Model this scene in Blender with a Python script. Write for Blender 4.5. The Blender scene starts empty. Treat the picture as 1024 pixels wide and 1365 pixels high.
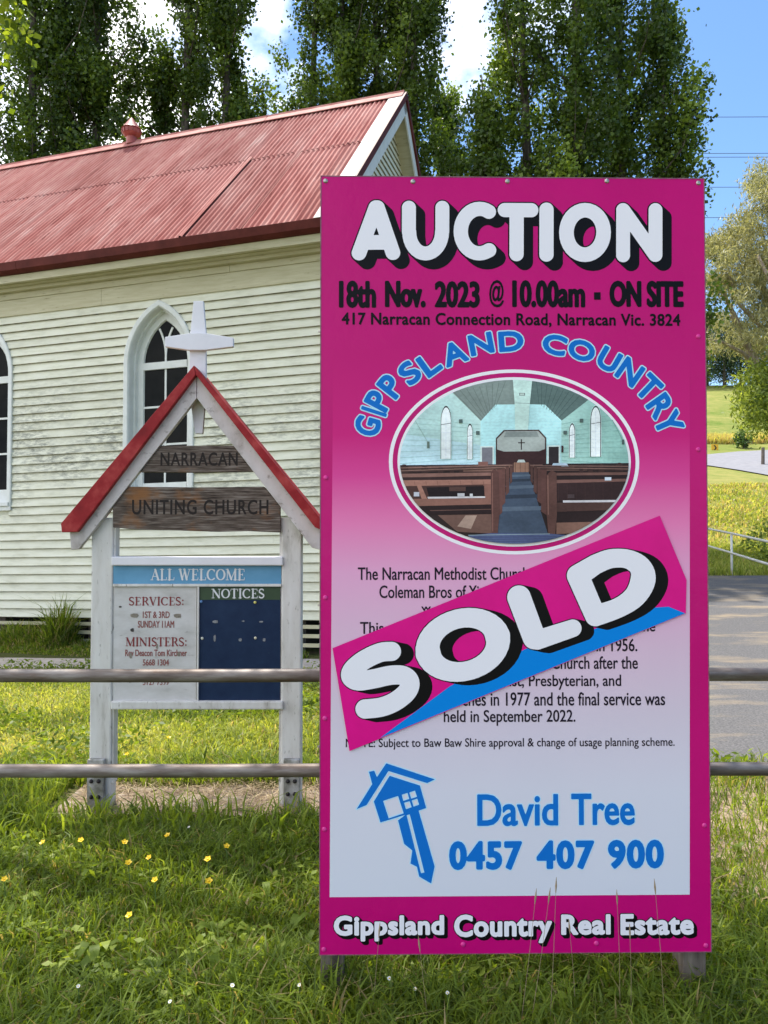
import bpy, math, random
import numpy as np
from math import sin, cos, pi, radians, sqrt, atan2
from mathutils import Vector, Matrix

S = bpy.context.scene
COL = S.collection
# ---------------------------------------------------------------- camera
EYE = 1.45
PITCH = math.atan(29/1025)
cam = bpy.data.cameras.new("camera")
camo = bpy.data.objects.new("camera", cam); COL.objects.link(camo)
camo.location = (0, 0, EYE); camo.rotation_euler = (pi/2+PITCH, 0, 0)
cam.sensor_fit = 'VERTICAL'; cam.sensor_height = 24.0; cam.lens = 24.0*1025/1365
cam.clip_start = 0.05; cam.clip_end = 2000
S.camera = camo
# ---------------------------------------------------------------- light
SUN = Vector((-0.18, 0.36, 0.915)).normalized()
world = bpy.data.worlds.new("World"); S.world = world; world.use_nodes = True
wt = world.node_tree; wt.nodes.clear()
def N(nt, typ, **kw):
    n = nt.nodes.new(typ)
    for k, v in kw.items():
        if k.startswith('i_'):
            key = k[2:]
            n.inputs[int(key) if key.isdigit() else key].default_value = v
        else: setattr(n, k, v)
    return n
wo = N(wt, 'ShaderNodeOutputWorld'); bg = N(wt, 'ShaderNodeBackground')
sky = N(wt, 'ShaderNodeTexSky', sky_type='NISHITA', sun_disc=False)
sky.sun_elevation = math.asin(SUN.z); sky.sun_rotation = atan2(SUN.x, SUN.y)
sky.air_density = 1.0; sky.dust_density = 0.3; sky.ozone_density = 2.0; sky.altitude = 200
tc = N(wt, 'ShaderNodeTexCoord')
mp = N(wt, 'ShaderNodeMapping'); mp.inputs['Scale'].default_value = (1.0, 1.0, 1.7); mp.inputs['Location'].default_value = (0.35, 0.1, 0.2)
nz = N(wt, 'ShaderNodeTexNoise', i_Scale=4.6, i_Detail=8.0, i_Roughness=0.55)
sepd = N(wt, 'ShaderNodeSeparateXYZ')
# fewer clouds towards the right hand side of the view
mr = N(wt, 'ShaderNodeMath', operation='MULTIPLY_ADD'); mr.inputs[1].default_value = -0.55; 
addn = N(wt, 'ShaderNodeMath', operation='ADD')
rp = N(wt, 'ShaderNodeValToRGB'); rp.color_ramp.elements[0].position = 0.47; rp.color_ramp.elements[1].position = 0.64
nz2 = N(wt, 'ShaderNodeTexNoise', i_Scale=7.0, i_Detail=4.0)
cc = N(wt, 'ShaderNodeValToRGB'); cc.color_ramp.elements[0].color = (6.2, 7.2, 8.8, 1); cc.color_ramp.elements[1].color = (13, 13, 13, 1)
cc.color_ramp.elements[0].position = .35; cc.color_ramp.elements[1].position = .62
mixc = N(wt, 'ShaderNodeMix', data_type='RGBA')
hs = N(wt, 'ShaderNodeHueSaturation'); hs.inputs['Saturation'].default_value = 1.14; hs.inputs['Value'].default_value = 1.08
L = wt.links.new
L(tc.outputs['Generated'], mp.inputs['Vector']); L(mp.outputs[0], nz.inputs['Vector']); L(mp.outputs[0], nz2.inputs['Vector'])
L(tc.outputs['Generated'], sepd.inputs[0]); L(sepd.outputs['X'], mr.inputs[0]); mr.inputs[2].default_value = 0.0
L(nz.outputs[0], addn.inputs[0]); L(mr.outputs[0], addn.inputs[1]); L(addn.outputs[0], rp.inputs[0])
L(nz2.outputs[0], cc.inputs[0]); L(sky.outputs[0], hs.inputs['Color'])
L(rp.outputs[0], mixc.inputs['Factor']); L(hs.outputs[0], mixc.inputs['A']); L(cc.outputs[0], mixc.inputs['B'])
L(mixc.outputs['Result'], bg.inputs[0]); L(bg.outputs[0], wo.inputs[0])
bg.inputs[1].default_value = 0.115
sl = bpy.data.lights.new("sun", 'SUN'); sl.energy = 3.8; sl.angle = radians(0.55); sl.color = (1.0, 0.95, 0.86)
so = bpy.data.objects.new("sun", sl); COL.objects.link(so)
so.rotation_euler = (-SUN).to_track_quat('-Z', 'Y').to_euler()
S.view_settings.view_transform = 'Standard'; S.view_settings.look = 'None'
S.view_settings.gamma = 1.0; S.view_settings.exposure = 0.93
S.view_settings.use_curve_mapping = False
S.cycles.max_bounces = 7; S.cycles.diffuse_bounces = 4; S.cycles.transparent_max_bounces = 8

# ---------------------------------------------------------------- helpers
def lin(c):
    c = c/255.0
    return c/12.92 if c <= 0.04045 else ((c+0.055)/1.055)**2.4
def C(r, g, b, k=1.0):
    return (min(lin(r)*k, .92), min(lin(g)*k, .92), min(lin(b)*k, .92), 1)
def plain(name, col, rough=0.6, metal=0.0, spec=0.5, coat=0.0):
    m = bpy.data.materials.new(name); m.use_nodes = True
    b = m.node_tree.nodes['Principled BSDF']
    b.inputs['Base Color'].default_value = col; b.inputs['Roughness'].default_value = rough
    b.inputs['Metallic'].default_value = metal; b.inputs['Specular IOR Level'].default_value = spec
    b.inputs['Coat Weight'].default_value = coat; b.inputs['Coat Roughness'].default_value = 0.15
    return m
def noisy(name, cols, pos=None, scale=5.0, stretch=(1, 1, 1), detail=6.0, rough=0.7, bump=0.15, bdist=0.01, spec=0.4,
          metal=0.0, per_object=0.0, rot=(0, 0, 0), second=None):
    """colour from a ramp over stretched noise, with bump; 'second' = (colour, scale, stretch, threshold lo, hi) adds stains"""
    m = bpy.data.materials.new(name); m.use_nodes = True; nt = m.node_tree; L = nt.links.new
    b = nt.nodes['Principled BSDF']; b.inputs['Roughness'].default_value = rough
    b.inputs['Specular IOR Level'].default_value = spec; b.inputs['Metallic'].default_value = metal
    t = N(nt, 'ShaderNodeTexCoord'); mp = N(nt, 'ShaderNodeMapping'); mp.inputs['Scale'].default_value = stretch; mp.inputs['Rotation'].default_value = rot
    n = N(nt, 'ShaderNodeTexNoise', i_Scale=scale, i_Detail=detail, i_Roughness=0.6)
    L(t.outputs['Object'], mp.inputs[0]); L(mp.outputs[0], n.inputs['Vector'])
    r = N(nt, 'ShaderNodeValToRGB'); k = len(cols); pos = pos or [0.3+0.4*i/(k-1) for i in range(k)]
    while len(r.color_ramp.elements) < k: r.color_ramp.elements.new(.5)
    for i in range(k):
        r.color_ramp.elements[i].position = pos[i]; r.color_ramp.elements[i].color = cols[i]
    L(n.outputs[0], r.inputs[0]); out = r.outputs[0]
    if second:
        c2, s2, st2, lo, hi = second
        mp2 = N(nt, 'ShaderNodeMapping'); mp2.inputs['Scale'].default_value = st2; mp2.inputs['Location'].default_value = (3, 7, 1)
        n2 = N(nt, 'ShaderNodeTexNoise', i_Scale=s2, i_Detail=8.0, i_Roughness=0.65)
        r2 = N(nt, 'ShaderNodeValToRGB'); r2.color_ramp.elements[0].position = lo; r2.color_ramp.elements[1].position = hi
        mx = N(nt, 'ShaderNodeMix', data_type='RGBA'); mx.inputs['B'].default_value = c2
        L(t.outputs['Object'], mp2.inputs[0]); L(mp2.outputs[0], n2.inputs['Vector']); L(n2.outputs[0], r2.inputs[0])
        L(r2.outputs[0], mx.inputs['Factor']); L(out, mx.inputs['A']); out = mx.outputs['Result']
    if per_object:
        oi = N(nt, 'ShaderNodeObjectInfo'); ma = N(nt, 'ShaderNodeMath', operation='MULTIPLY_ADD')
        ma.inputs[1].default_value = per_object; ma.inputs[2].default_value = 1-per_object/2
        h = N(nt, 'ShaderNodeHueSaturation'); L(oi.outputs['Random'], ma.inputs[0]); L(ma.outputs[0], h.inputs['Value']); L(out, h.inputs['Color']); out = h.outputs[0]
    L(out, b.inputs['Base Color'])
    if bump:
        bp = N(nt, 'ShaderNodeBump', i_Strength=bump, i_Distance=bdist); L(n.outputs[0], bp.inputs['Height']); L(bp.outputs[0], b.inputs['Normal'])
    return m

def mesh_obj(name, verts, faces, mat=None, parent=None, smooth=False, mi=None):
    me = bpy.data.meshes.new(name); me.from_pydata([tuple(v) for v in verts], [], faces)
    if mat:
        for x in (mat if isinstance(mat, (list, tuple)) else [mat]): me.materials.append(x)
    if mi is not None: me.polygons.foreach_set('material_index', mi)
    if smooth: me.polygons.foreach_set('use_smooth', [True]*len(me.polygons))
    me.update()
    o = bpy.data.objects.new(name, me); COL.objects.link(o)
    if parent: o.parent = parent
    return o
def np_mesh(name, V, F, mat, parent=None, smooth=False, attr=None):
    """V (n,3), F (m,k) all faces with k corners"""
    V = np.asarray(V, np.float32); F = np.asarray(F, np.int32); k = F.shape[1]
    me = bpy.data.meshes.new(name); me.vertices.add(len(V)); me.vertices.foreach_set('co', V.ravel())
    me.loops.add(F.size); me.loops.foreach_set('vertex_index', F.ravel())
    me.polygons.add(len(F)); me.polygons.foreach_set('loop_start', np.arange(0, F.size, k, dtype=np.int32))
    me.update(calc_edges=True)
    if smooth: me.polygons.foreach_set('use_smooth', np.ones(len(F), bool))
    if attr is not None:
        a = me.attributes.new('tint', 'FLOAT', 'POINT'); a.data.foreach_set('value', np.asarray(attr, np.float32))
    me.materials.append(mat)
    o = bpy.data.objects.new(name, me); COL.objects.link(o)
    if parent: o.parent = parent
    return o
def tag(o, label=None, cat=None, group=None, kind=None):
    if label: o['label'] = label
    if cat: o['category'] = cat
    if group: o['group'] = group
    if kind: o['kind'] = kind
    return o
def empty(name, loc, label, cat, group=None, rot=(0, 0, 0)):
    o = bpy.data.objects.new(name, None); COL.objects.link(o); o.location = loc; o.rotation_euler = rot
    o.empty_display_size = .2
    return tag(o, label, cat, group)
class MB:
    def __init__(s): s.v = []; s.f = []
    def box(s, x0, x1, y0, y1, z0, z1):
        b = len(s.v)
        s.v += [(x0,y0,z0),(x1,y0,z0),(x1,y1,z0),(x0,y1,z0),(x0,y0,z1),(x1,y0,z1),(x1,y1,z1),(x0,y1,z1)]
        s.f += [tuple(b+i for i in q) for q in ((0,3,2,1),(4,5,6,7),(0,1,5,4),(1,2,6,5),(2,3,7,6),(3,0,4,7))]
        return s
    def prism(s, poly, y0, y1):
        """poly: (x,z) counter-clockwise seen from -Y; extruded from y0 (front) to y1"""
        b = len(s.v); n = len(poly)
        s.v += [(x, y0, z) for x, z in poly]+[(x, y1, z) for x, z in poly]
        s.f.append(tuple(b+i for i in range(n))); s.f.append(tuple(b+n+i for i in reversed(range(n))))
        for i in range(n):
            j = (i+1) % n; s.f.append((b+i, b+n+i, b+n+j, b+j))
        return s
    def tube(s, pts, r, n=8, cap=True):
        pts = [Vector(p) for p in pts]; rs = r if isinstance(r, (list, tuple)) else [r]*len(pts)
        b = len(s.v); ref = None
        for i, p in enumerate(pts):
            d = (pts[min(i+1, len(pts)-1)]-pts[max(i-1, 0)]).normalized()
            if ref is None: ref = d.orthogonal().normalized()
            u = (ref-d*ref.dot(d)).normalized(); ref = u; w = d.cross(u)
            for k in range(n):
                a = 2*pi*k/n; s.v.append(tuple(p+(u*cos(a)+w*sin(a))*rs[i]))
        for i in range(len(pts)-1):
            for k in range(n):
                k2 = (k+1) % n; s.f.append((b+i*n+k, b+i*n+k2, b+(i+1)*n+k2, b+(i+1)*n+k))
        if cap:
            s.f.append(tuple(b+k for k in reversed(range(n)))); e = b+(len(pts)-1)*n; s.f.append(tuple(e+k for k in range(n)))
        return s
    def lathe(s, prof, c=(0, 0, 0), n=16, axis='z'):
        b = len(s.v)
        for r, h in prof:
            for k in range(n):
                a = 2*pi*k/n
                p = (r*cos(a), r*sin(a), h) if axis == 'z' else (r*cos(a), h, r*sin(a))
                s.v.append((c[0]+p[0], c[1]+p[1], c[2]+p[2]))
        for i in range(len(prof)-1):
            for k in range(n):
                k2 = (k+1) % n; s.f.append((b+i*n+k, b+i*n+k2, b+(i+1)*n+k2, b+(i+1)*n+k))
        s.f.append(tuple(b+k for k in reversed(range(n)))); e = b+(len(prof)-1)*n; s.f.append(tuple(e+k for k in range(n)))
        return s
    def build(s, name, mat, parent=None, smooth=False, bevel=0, tf=None):
        v = [tf(p) for p in s.v] if tf else s.v
        o = mesh_obj(name, v, s.f, mat, parent, smooth)
        if bevel:
            m = o.modifiers.new('bevel', 'BEVEL'); m.width = bevel; m.segments = 2; m.limit_method = 'ANGLE'
        return o
def ray(u, v):
    """direction of a measured point of the photograph, y component 1"""
    x = (u-512)/1025; z = (682.5-v)/1025
    d = Vector((x, cos(PITCH)-z*sin(PITCH), sin(PITCH)+z*cos(PITCH)))
    return d/d.y
def at(u, v, Y):
    d = ray(u, v); return Vector((d.x*Y, Y, EYE+d.z*Y))

# ---------------------------------------------------------------- terrain
_py = np.array([-60, 0, 9, 12, 15, 20, 25, 30, 35, 42, 50, 56, 62, 75, 95, 120, 150, 200, 300, 900.])
_ph = np.array([0, 0, 0, .06, .25, .58, 1.3, 2.25, 3.3, 4.7, 6.2, 7.5, 9.0, 12.6, 18.0, 24.7, 30, 34, 36, 36.])
_fy = np.linspace(-60, 900, 3841); _fh = np.interp(_fy, _py, _ph)
_ker = np.hanning(19); _ker /= _ker.sum(); _fh = np.convolve(np.pad(_fh, 9, mode='edge'), _ker, 'valid')
_fh[_fy < 9.0] = 0
def H(x, y):
    x = np.asarray(x, float); y = np.asarray(y, float)
    b = np.interp(y, _fy, _fh)
    t = np.clip((x+2)/9, 0, 1); t = t*t*(3-2*t)
    k = 0.30+0.70*t
    far = np.clip((y-40)/60, 0, 1)
    k = k*(1-far)+far*(0.75+.25*t)
    ramp = np.clip((y-12)/20, 0, 1)
    return b*k + ramp*0.12*np.sin(x*.35+1.3)*np.sin(y*.23)
def axis(parts):
    out = []
    for a, b, st in parts: out += list(np.arange(a, b, st))
    return np.array(out)
gx = axis([(-260, -60, 20), (-60, -16, 4), (-16, 30, .5), (30, 80, 2), (80, 420, 20)])
gy = axis([(-40, -4, 4), (-4, 70, .5), (70, 160, 3), (160, 900, 40)])
GX, GY = np.meshgrid(gx, gy); GZ = H(GX, GY)
nV = np.stack([GX.ravel(), GY.ravel(), GZ.ravel()], 1); nx = len(gx); ny = len(gy)
ii, jj = np.meshgrid(np.arange(nx-1), np.arange(ny-1)); b0 = (jj*nx+ii).ravel()
nF = np.stack([b0, b0+1, b0+nx+1, b0+nx], 1)
def HG(x, y):
    """height of the ground sheet as built (bilinear in the grid)"""
    x = np.asarray(x, float); y = np.asarray(y, float)
    i = np.clip(np.searchsorted(gx, x)-1, 0, nx-2); j = np.clip(np.searchsorted(gy, y)-1, 0, ny-2)
    tx = (x-gx[i])/(gx[i+1]-gx[i]); ty = (y-gy[j])/(gy[j+1]-gy[j])
    return (GZ[j, i]*(1-tx)+GZ[j, i+1]*tx)*(1-ty)+(GZ[j+1, i]*(1-tx)+GZ[j+1, i+1]*tx)*ty
def ground_mat():
    m = bpy.data.materials.new('turf_ground'); m.use_nodes = True; nt = m.node_tree; L = nt.links.new
    b = nt.nodes['Principled BSDF']; b.inputs['Roughness'].default_value = 1; b.inputs['Specular IOR Level'].default_value = .1
    t = N(nt, 'ShaderNodeTexCoord')
    n1 = N(nt, 'ShaderNodeTexNoise', i_Scale=1.3, i_Detail=8.0, i_Roughness=.65); n2 = N(nt, 'ShaderNodeTexNoise', i_Scale=22.0, i_Detail=6.0, i_Roughness=.7)
    n3 = N(nt, 'ShaderNodeTexNoise', i_Scale=.12, i_Detail=6.0, i_Roughness=.6)
    for n in (n1, n2, n3): L(t.outputs['Object'], n.inputs['Vector'])
    near = N(nt, 'ShaderNodeValToRGB'); e = near.color_ramp.elements
    e[0].position = .35; e[0].color = (.045, .065, .012, 1); e[1].position = .68; e[1].color = (.13, .12, .045, 1)
    L(n2.outputs[0], near.inputs[0])
    dirt = N(nt, 'ShaderNodeMix', data_type='RGBA'); dirt.inputs['B'].default_value = (.12, .085, .05, 1)
    dr = N(nt, 'ShaderNodeValToRGB'); dr.color_ramp.elements[0].position = .58; dr.color_ramp.elements[1].position = .7
    L(n1.outputs[0], dr.inputs[0]); L(dr.outputs[0], dirt.inputs['Factor']); L(near.outputs[0], dirt.inputs['A'])
    far = N(nt, 'ShaderNodeValToRGB'); e = far.color_ramp.elements
    e[0].position = .38; e[0].color = (.10, .16, .022, 1); e[1].position = .62; e[1].color = (.27, .25, .075, 1)
    mxn = N(nt, 'ShaderNodeMath', operation='MULTIPLY_ADD'); mxn.inputs[1].default_value = .62
    n4 = N(nt, 'ShaderNodeTexNoise', i_Scale=1.1, i_Detail=8.0, i_Roughness=.75); L(t.outputs['Object'], n4.inputs['Vector'])
    hf = N(nt, 'ShaderNodeMath', operation='MULTIPLY'); hf.inputs[1].default_value = .42; L(n3.outputs[0], hf.inputs[0])
    L(n4.outputs[0], mxn.inputs[0]); L(hf.outputs[0], mxn.inputs[2]); L(mxn.outputs[0], far.inputs[0])
    sp = N(nt, 'ShaderNodeSeparateXYZ'); L(t.outputs['Object'], sp.inputs[0])
    mr = N(nt, 'ShaderNodeMapRange'); mr.inputs['From Min'].default_value = 14; mr.inputs['From Max'].default_value = 24; L(sp.outputs['Y'], mr.inputs['Value'])
    mx = N(nt, 'ShaderNodeMix', data_type='RGBA'); L(mr.outputs[0], mx.inputs['Factor']); L(dirt.outputs['Result'], mx.inputs['A']); L(far.outputs[0], mx.inputs['B'])
    L(mx.outputs['Result'], b.inputs['Base Color'])
    bp = N(nt, 'ShaderNodeBump', i_Strength=.6, i_Distance=.03); L(n2.outputs[0], bp.inputs['Height']); L(bp.outputs[0], b.inputs['Normal'])
    return m
ground = np_mesh('ground', nV, nF, ground_mat(), smooth=True); tag(ground, 'grassy ground rising to a green paddock behind', kind='structure')

def sheet(name, rows, mat, off, n=10, label=None, skirt=0.0):
    """rows: list of (left xy, right xy); draped strip subdivided n across, between rows as given"""
    V = []; 
    for (l, r) in rows:
        for k in range(n+1):
            t = k/n; x = l[0]*(1-t)+r[0]*t; y = l[1]*(1-t)+r[1]*t
            V.append((x, y, float(HG(x, y))+off))
    F = [(i*(n+1)+k, i*(n+1)+k+1, (i+1)*(n+1)+k+1, (i+1)*(n+1)+k) for i in range(len(rows)-1) for k in range(n)]
    o = mesh_obj(name, V, F, mat, smooth=True); return tag(o, label, kind='structure')
def subdiv_rows(rows, m):
    out = []
    for i in range(len(rows)-1):
        for k in range(m):
            t = k/m
            out.append(tuple(tuple(rows[i][s][c]*(1-t)+rows[i+1][s][c]*t for c in (0, 1)) for s in (0, 1)))
    out.append(rows[-1]); return out
M_asph = noisy('asphalt', [(.055, .053, .055, 1), (.105, .10, .10, 1), (.17, .16, .155, 1)], scale=60, detail=8, rough=.9, bump=.5, bdist=.004,
               second=((.27, .21, .14, 1), 1.1, (.5, 1.6, 1), .52, .66))
M_road = noisy('road_asphalt', [(.19, .185, .20, 1), (.25, .245, .26, 1)], scale=3, rough=.9, bump=.1)
M_path = noisy('concrete_path', [(.34, .28, .235, 1), (.48, .40, .34, 1), (.54, .47, .41, 1)], scale=9, rough=.9, bump=.3, bdist=.005)
M_pad = noisy('straw_covered_slab', [(.10, .07, .045, 1), (.28, .21, .16, 1), (.46, .41, .36, 1)], scale=5, stretch=(1, 2.2, 1), rough=.95, bump=.6, bdist=.01,
              second=((.10, .065, .035, 1), 14, (1, 1.6, 1), .5, .7))
def wob(a, s): return 0.06*sin(a*5.1+s)+.035*sin(a*13.3+s*2)
drows = []
for k in range(61):
    y = 4.75+k*(18.0-4.75)/60
    drows.append(((1.05+(y-4.75)*.27+wob(y, 1), y+.05*sin(y*3)), (7.5+(y-4.75)*.85, y-0.4+wob(y, 3))))
sheet('driveway', drows, M_asph, .014, n=40, label='grey asphalt driveway running up beside the church')
prow = []
for k in range(81):
    x = -9+k*.145; yb = 8.52-(x+3)*0.02+.02*sin(x*4)
    prow.append(((x, yb-.36), (x, yb+.42)))
sheet('path', prow, M_path, .008, n=4, label='narrow pale concrete path in front of the church wall')
prow = []
for k in range(41):
    x = -1.72+k*(1.42+1.72-.55)/40
    prow.append(((x, 3.93+wob(x*2, 2)), (x, 4.44+wob(x*2, 5)*.7)))
sheet('concrete_slab', prow, M_pad, .010, n=10, label='straw covered concrete strip under the wooden church sign')
M_soil = noisy('sandy_soil', [(.16, .11, .07, 1), (.30, .22, .155, 1), (.42, .33, .25, 1)], scale=9, rough=.95, bump=.6, bdist=.01, spec=.1, second=((.07, .055, .03, 1), 5, (1, 1, 1), .54, .68))
prow = []
for k in range(41):
    x = 1.02+k*.07; prow.append(((x, 2.95+.10*sin(x*5)+.06*sin(x*13)), (x, 4.95+.05*sin(x*7))))
sheet('bare_soil', prow, M_soil, .006, n=16, label='bare sandy soil between the grass at the mouth of the driveway')
# road on the rise, seen beyond the driveway
def ground_hit(u, v):
    d = ray_(u, v); Y = 12.0
    while Y < 200 and EYE+d.z*Y > float(HG(d.x*Y, Y)): Y += .1
    return (d.x*Y, Y)
def ray_(u, v):
    x = (u-512)/1025; z = (682.5-v)/1025
    d = Vector((x, cos(PITCH)-z*sin(PITCH), sin(PITCH)+z*cos(PITCH))); return d/d.y
_near = [ground_hit(*q) for q in ((945, 622), (965, 625), (985, 628), (1005, 631.5), (1024, 635), (1050, 640))]
_far = [ground_hit(*q) for q in ((945, 607), (965, 605), (985, 603), (1005, 602), (1024, 601), (1050, 600))]
_near = [(_near[0][0]-12, _near[0][1]+2.5)]+_near+[(_near[-1][0]+30, _near[-1][1]-14)]; _far = [(_far[0][0]-12, _far[0][1]+.5)]+_far+[(_far[-1][0]+34, _far[-1][1]+1)]
sheet('road', subdiv_rows(list(zip(_near, _far)), 8), M_road, .07, n=24, label='pale grey country road crossing the rise below the paddock')

# ---------------------------------------------------------------- glyph tools
def text_loops(s, offset=0.0, space=1.0):
    cu = bpy.data.curves.new('t', 'FONT'); cu.body = s; cu.size = 1; cu.offset = offset; cu.space_character = space; cu.resolution_u = 4
    ob = bpy.data.objects.new('t', cu); COL.objects.link(ob)
    dg = bpy.context.evaluated_depsgraph_get(); me = bpy.data.meshes.new_from_object(ob.evaluated_get(dg))
    V = np.array([v.co[:2] for v in me.vertices]); F = [tuple(p.vertices) for p in me.polygons]
    bpy.data.objects.remove(ob); bpy.data.curves.remove(cu); bpy.data.meshes.remove(me)
    return V, F
def boundary(V, F):
    cnt = {}
    for f in F:
        for i in range(len(f)):
            a, b = f[i], f[(i+1) % len(f)]; k = (min(a, b), max(a, b)); cnt[k] = cnt.get(k, 0)+1
    E = [k for k, c in cnt.items() if c == 1]
    E = np.array(E); return V[E[:, 0]], V[E[:, 1]]
def text_edges(s, box, space=1.0):
    """outline segments of a string fitted to box (x0,x1,z0,z1)"""
    V, F = text_loops(s, 0, space)
    if not F: raise ValueError('no glyph '+repr(s))
    lo = V.min(0); hi = V.max(0); V = (V-lo)/(hi-lo)
    V = np.stack([box[0]+V[:, 0]*(box[1]-box[0]), box[2]+V[:, 1]*(box[3]-box[2])], 1)
    return boundary(V, F)
def grid(box, res, pad):
    xs = np.arange(box[0]-pad, box[1]+pad+res, res); zs = np.arange(box[2]-pad, box[3]+pad+res, res)
    X, Z = np.meshgrid(xs, zs); return xs, zs, X, Z
def seg_dist(X, Z, A, B, R=None, margin=.03):
    """distance to segments on a regular grid; each segment only writes its own neighbourhood"""
    xs = X[0]; zs = Z[:, 0]; out = np.full(X.shape, 1e3)
    for i in range(len(A)):
        m = margin+(max(R[i]) if R is not None else 0); a, b = A[i], B[i]
        i0, i1 = np.searchsorted(xs, [min(a[0], b[0])-m, max(a[0], b[0])+m]); j0, j1 = np.searchsorted(zs, [min(a[1], b[1])-m, max(a[1], b[1])+m])
        if i0 >= i1 or j0 >= j1: continue
        dx, dz = b[0]-a[0], b[1]-a[1]; dd = dx*dx+dz*dz; px_ = X[j0:j1, i0:i1]-a[0]; pz_ = Z[j0:j1, i0:i1]-a[1]
        t = np.clip((px_*dx+pz_*dz)/dd, 0, 1) if dd > 1e-14 else 0*px_
        r = np.hypot(px_-t*dx, pz_-t*dz)
        if R is not None: r = r-(R[i][0]+(R[i][1]-R[i][0])*t)
        out[j0:j1, i0:i1] = np.minimum(out[j0:j1, i0:i1], r)
    return out
def outline_sdf(X, Z, A, B):
    d = seg_dist(X, Z, A, B, margin=.016); xs = X[0]; zs = Z[:, 0]; ins = np.zeros(X.shape, bool)
    for i in range(len(A)):
        z0, z1 = A[i][1], B[i][1]
        if z0 == z1: continue
        j0, j1 = np.searchsorted(zs, [min(z0, z1), max(z0, z1)])
        if j0 >= j1: continue
        xi = A[i][0]+(zs[j0:j1]-z0)/(z1-z0)*(B[i][0]-A[i][0])
        ins[j0:j1] ^= xs[None, :] < xi[:, None]
    return np.where(ins, -d, d)
def contour(xs, zs, f):
    """filled polygons of f<0 : marching squares, interior cells merged in runs"""
    V = []; F = []; idx = {}
    def vid(x, z):
        k = (round(x*2e5), round(z*2e5))
        if k not in idx: idx[k] = len(V); V.append((x, z))
        return idx[k]
    ins = f < 0; nz_, nx_ = f.shape
    full = ins[:-1, :-1] & ins[:-1, 1:] & ins[1:, :-1] & ins[1:, 1:]
    anyc = ins[:-1, :-1] | ins[:-1, 1:] | ins[1:, :-1] | ins[1:, 1:]
    for j in range(nz_-1):
        row = full[j]; d = np.diff(np.concatenate([[0], row.astype(int), [0]])); st = np.where(d == 1)[0]; en = np.where(d == -1)[0]
        for a, b in zip(st, en):
            F.append((vid(xs[a], zs[j]), vid(xs[b], zs[j]), vid(xs[b], zs[j+1]), vid(xs[a], zs[j+1])))
        for i in np.where(anyc[j] & ~row)[0]:
            c = [(i, j), (i+1, j), (i+1, j+1), (i, j+1)]; poly = []
            for k in range(4):
                p, q = c[k], c[(k+1) % 4]; fp, fq = f[p[1], p[0]], f[q[1], q[0]]
                if fp < 0: poly.append(vid(xs[p[0]], zs[p[1]]))
                if (fp < 0) != (fq < 0):
                    t = fp/(fp-fq); poly.append(vid(xs[p[0]]+(xs[q[0]]-xs[p[0]])*t, zs[p[1]]+(zs[q[1]]-zs[p[1]])*t))
            pl = []
            for v in poly:
                if not pl or pl[-1] != v: pl.append(v)
            if len(pl) > 1 and pl[0] == pl[-1]: pl.pop()
            if len(pl) >= 3: F.append(tuple(pl))
    return V, F
def flat(name, V, F, y, mat, parent, label=None):
    if not F: return None
    o = mesh_obj(name, [(x, y, z) for x, z in V], F, mat, parent)
    if label: o['label'] = label
    return o
def lettering(name, s, box, y, mat, parent, grow=0.0, res=.0012, space=1.0, outline=None, label=None, shadow=None):
    A, B = text_edges(s, (box[0]+grow, box[1]-grow, box[2]+grow, box[3]-grow), space)
    xs, zs, X, Z = grid(box, res, (outline[0] if outline else 0)+.004+(abs(shadow[0]) if shadow else 0))
    f = outline_sdf(X, Z, A, B)-grow
    if shadow:
        n = 6; sd = f.copy()
        for k in range(1, n+1):
            t = k/n; A2 = A+np.array(shadow[:2])*t; B2 = B+np.array(shadow[:2])*t
            sd = np.minimum(sd, outline_sdf(X, Z, A2, B2)-grow)
        V, F = contour(xs, zs, sd-shadow[2]); flat('letter_shadow', V, F, y+.0006, shadow[3], parent)
    if outline:
        V, F = contour(xs, zs, f-outline[0]); flat('letter_outline', V, F, y+.0003, outline[1], parent)
    V, F = contour(xs, zs, f); return flat(name, V, F, y, mat, parent, label)
def simple_text(name, s, box, y, mat, parent, offset=0.0, space=1.0):
    V, F = text_loops(s, offset, space); lo = V.min(0); hi = V.max(0); V = (V-lo)/(hi-lo)
    return flat(name, [(box[0]+a*(box[1]-box[0]), box[2]+b*(box[3]-box[2])) for a, b in V], F, y, mat, parent)
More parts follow.
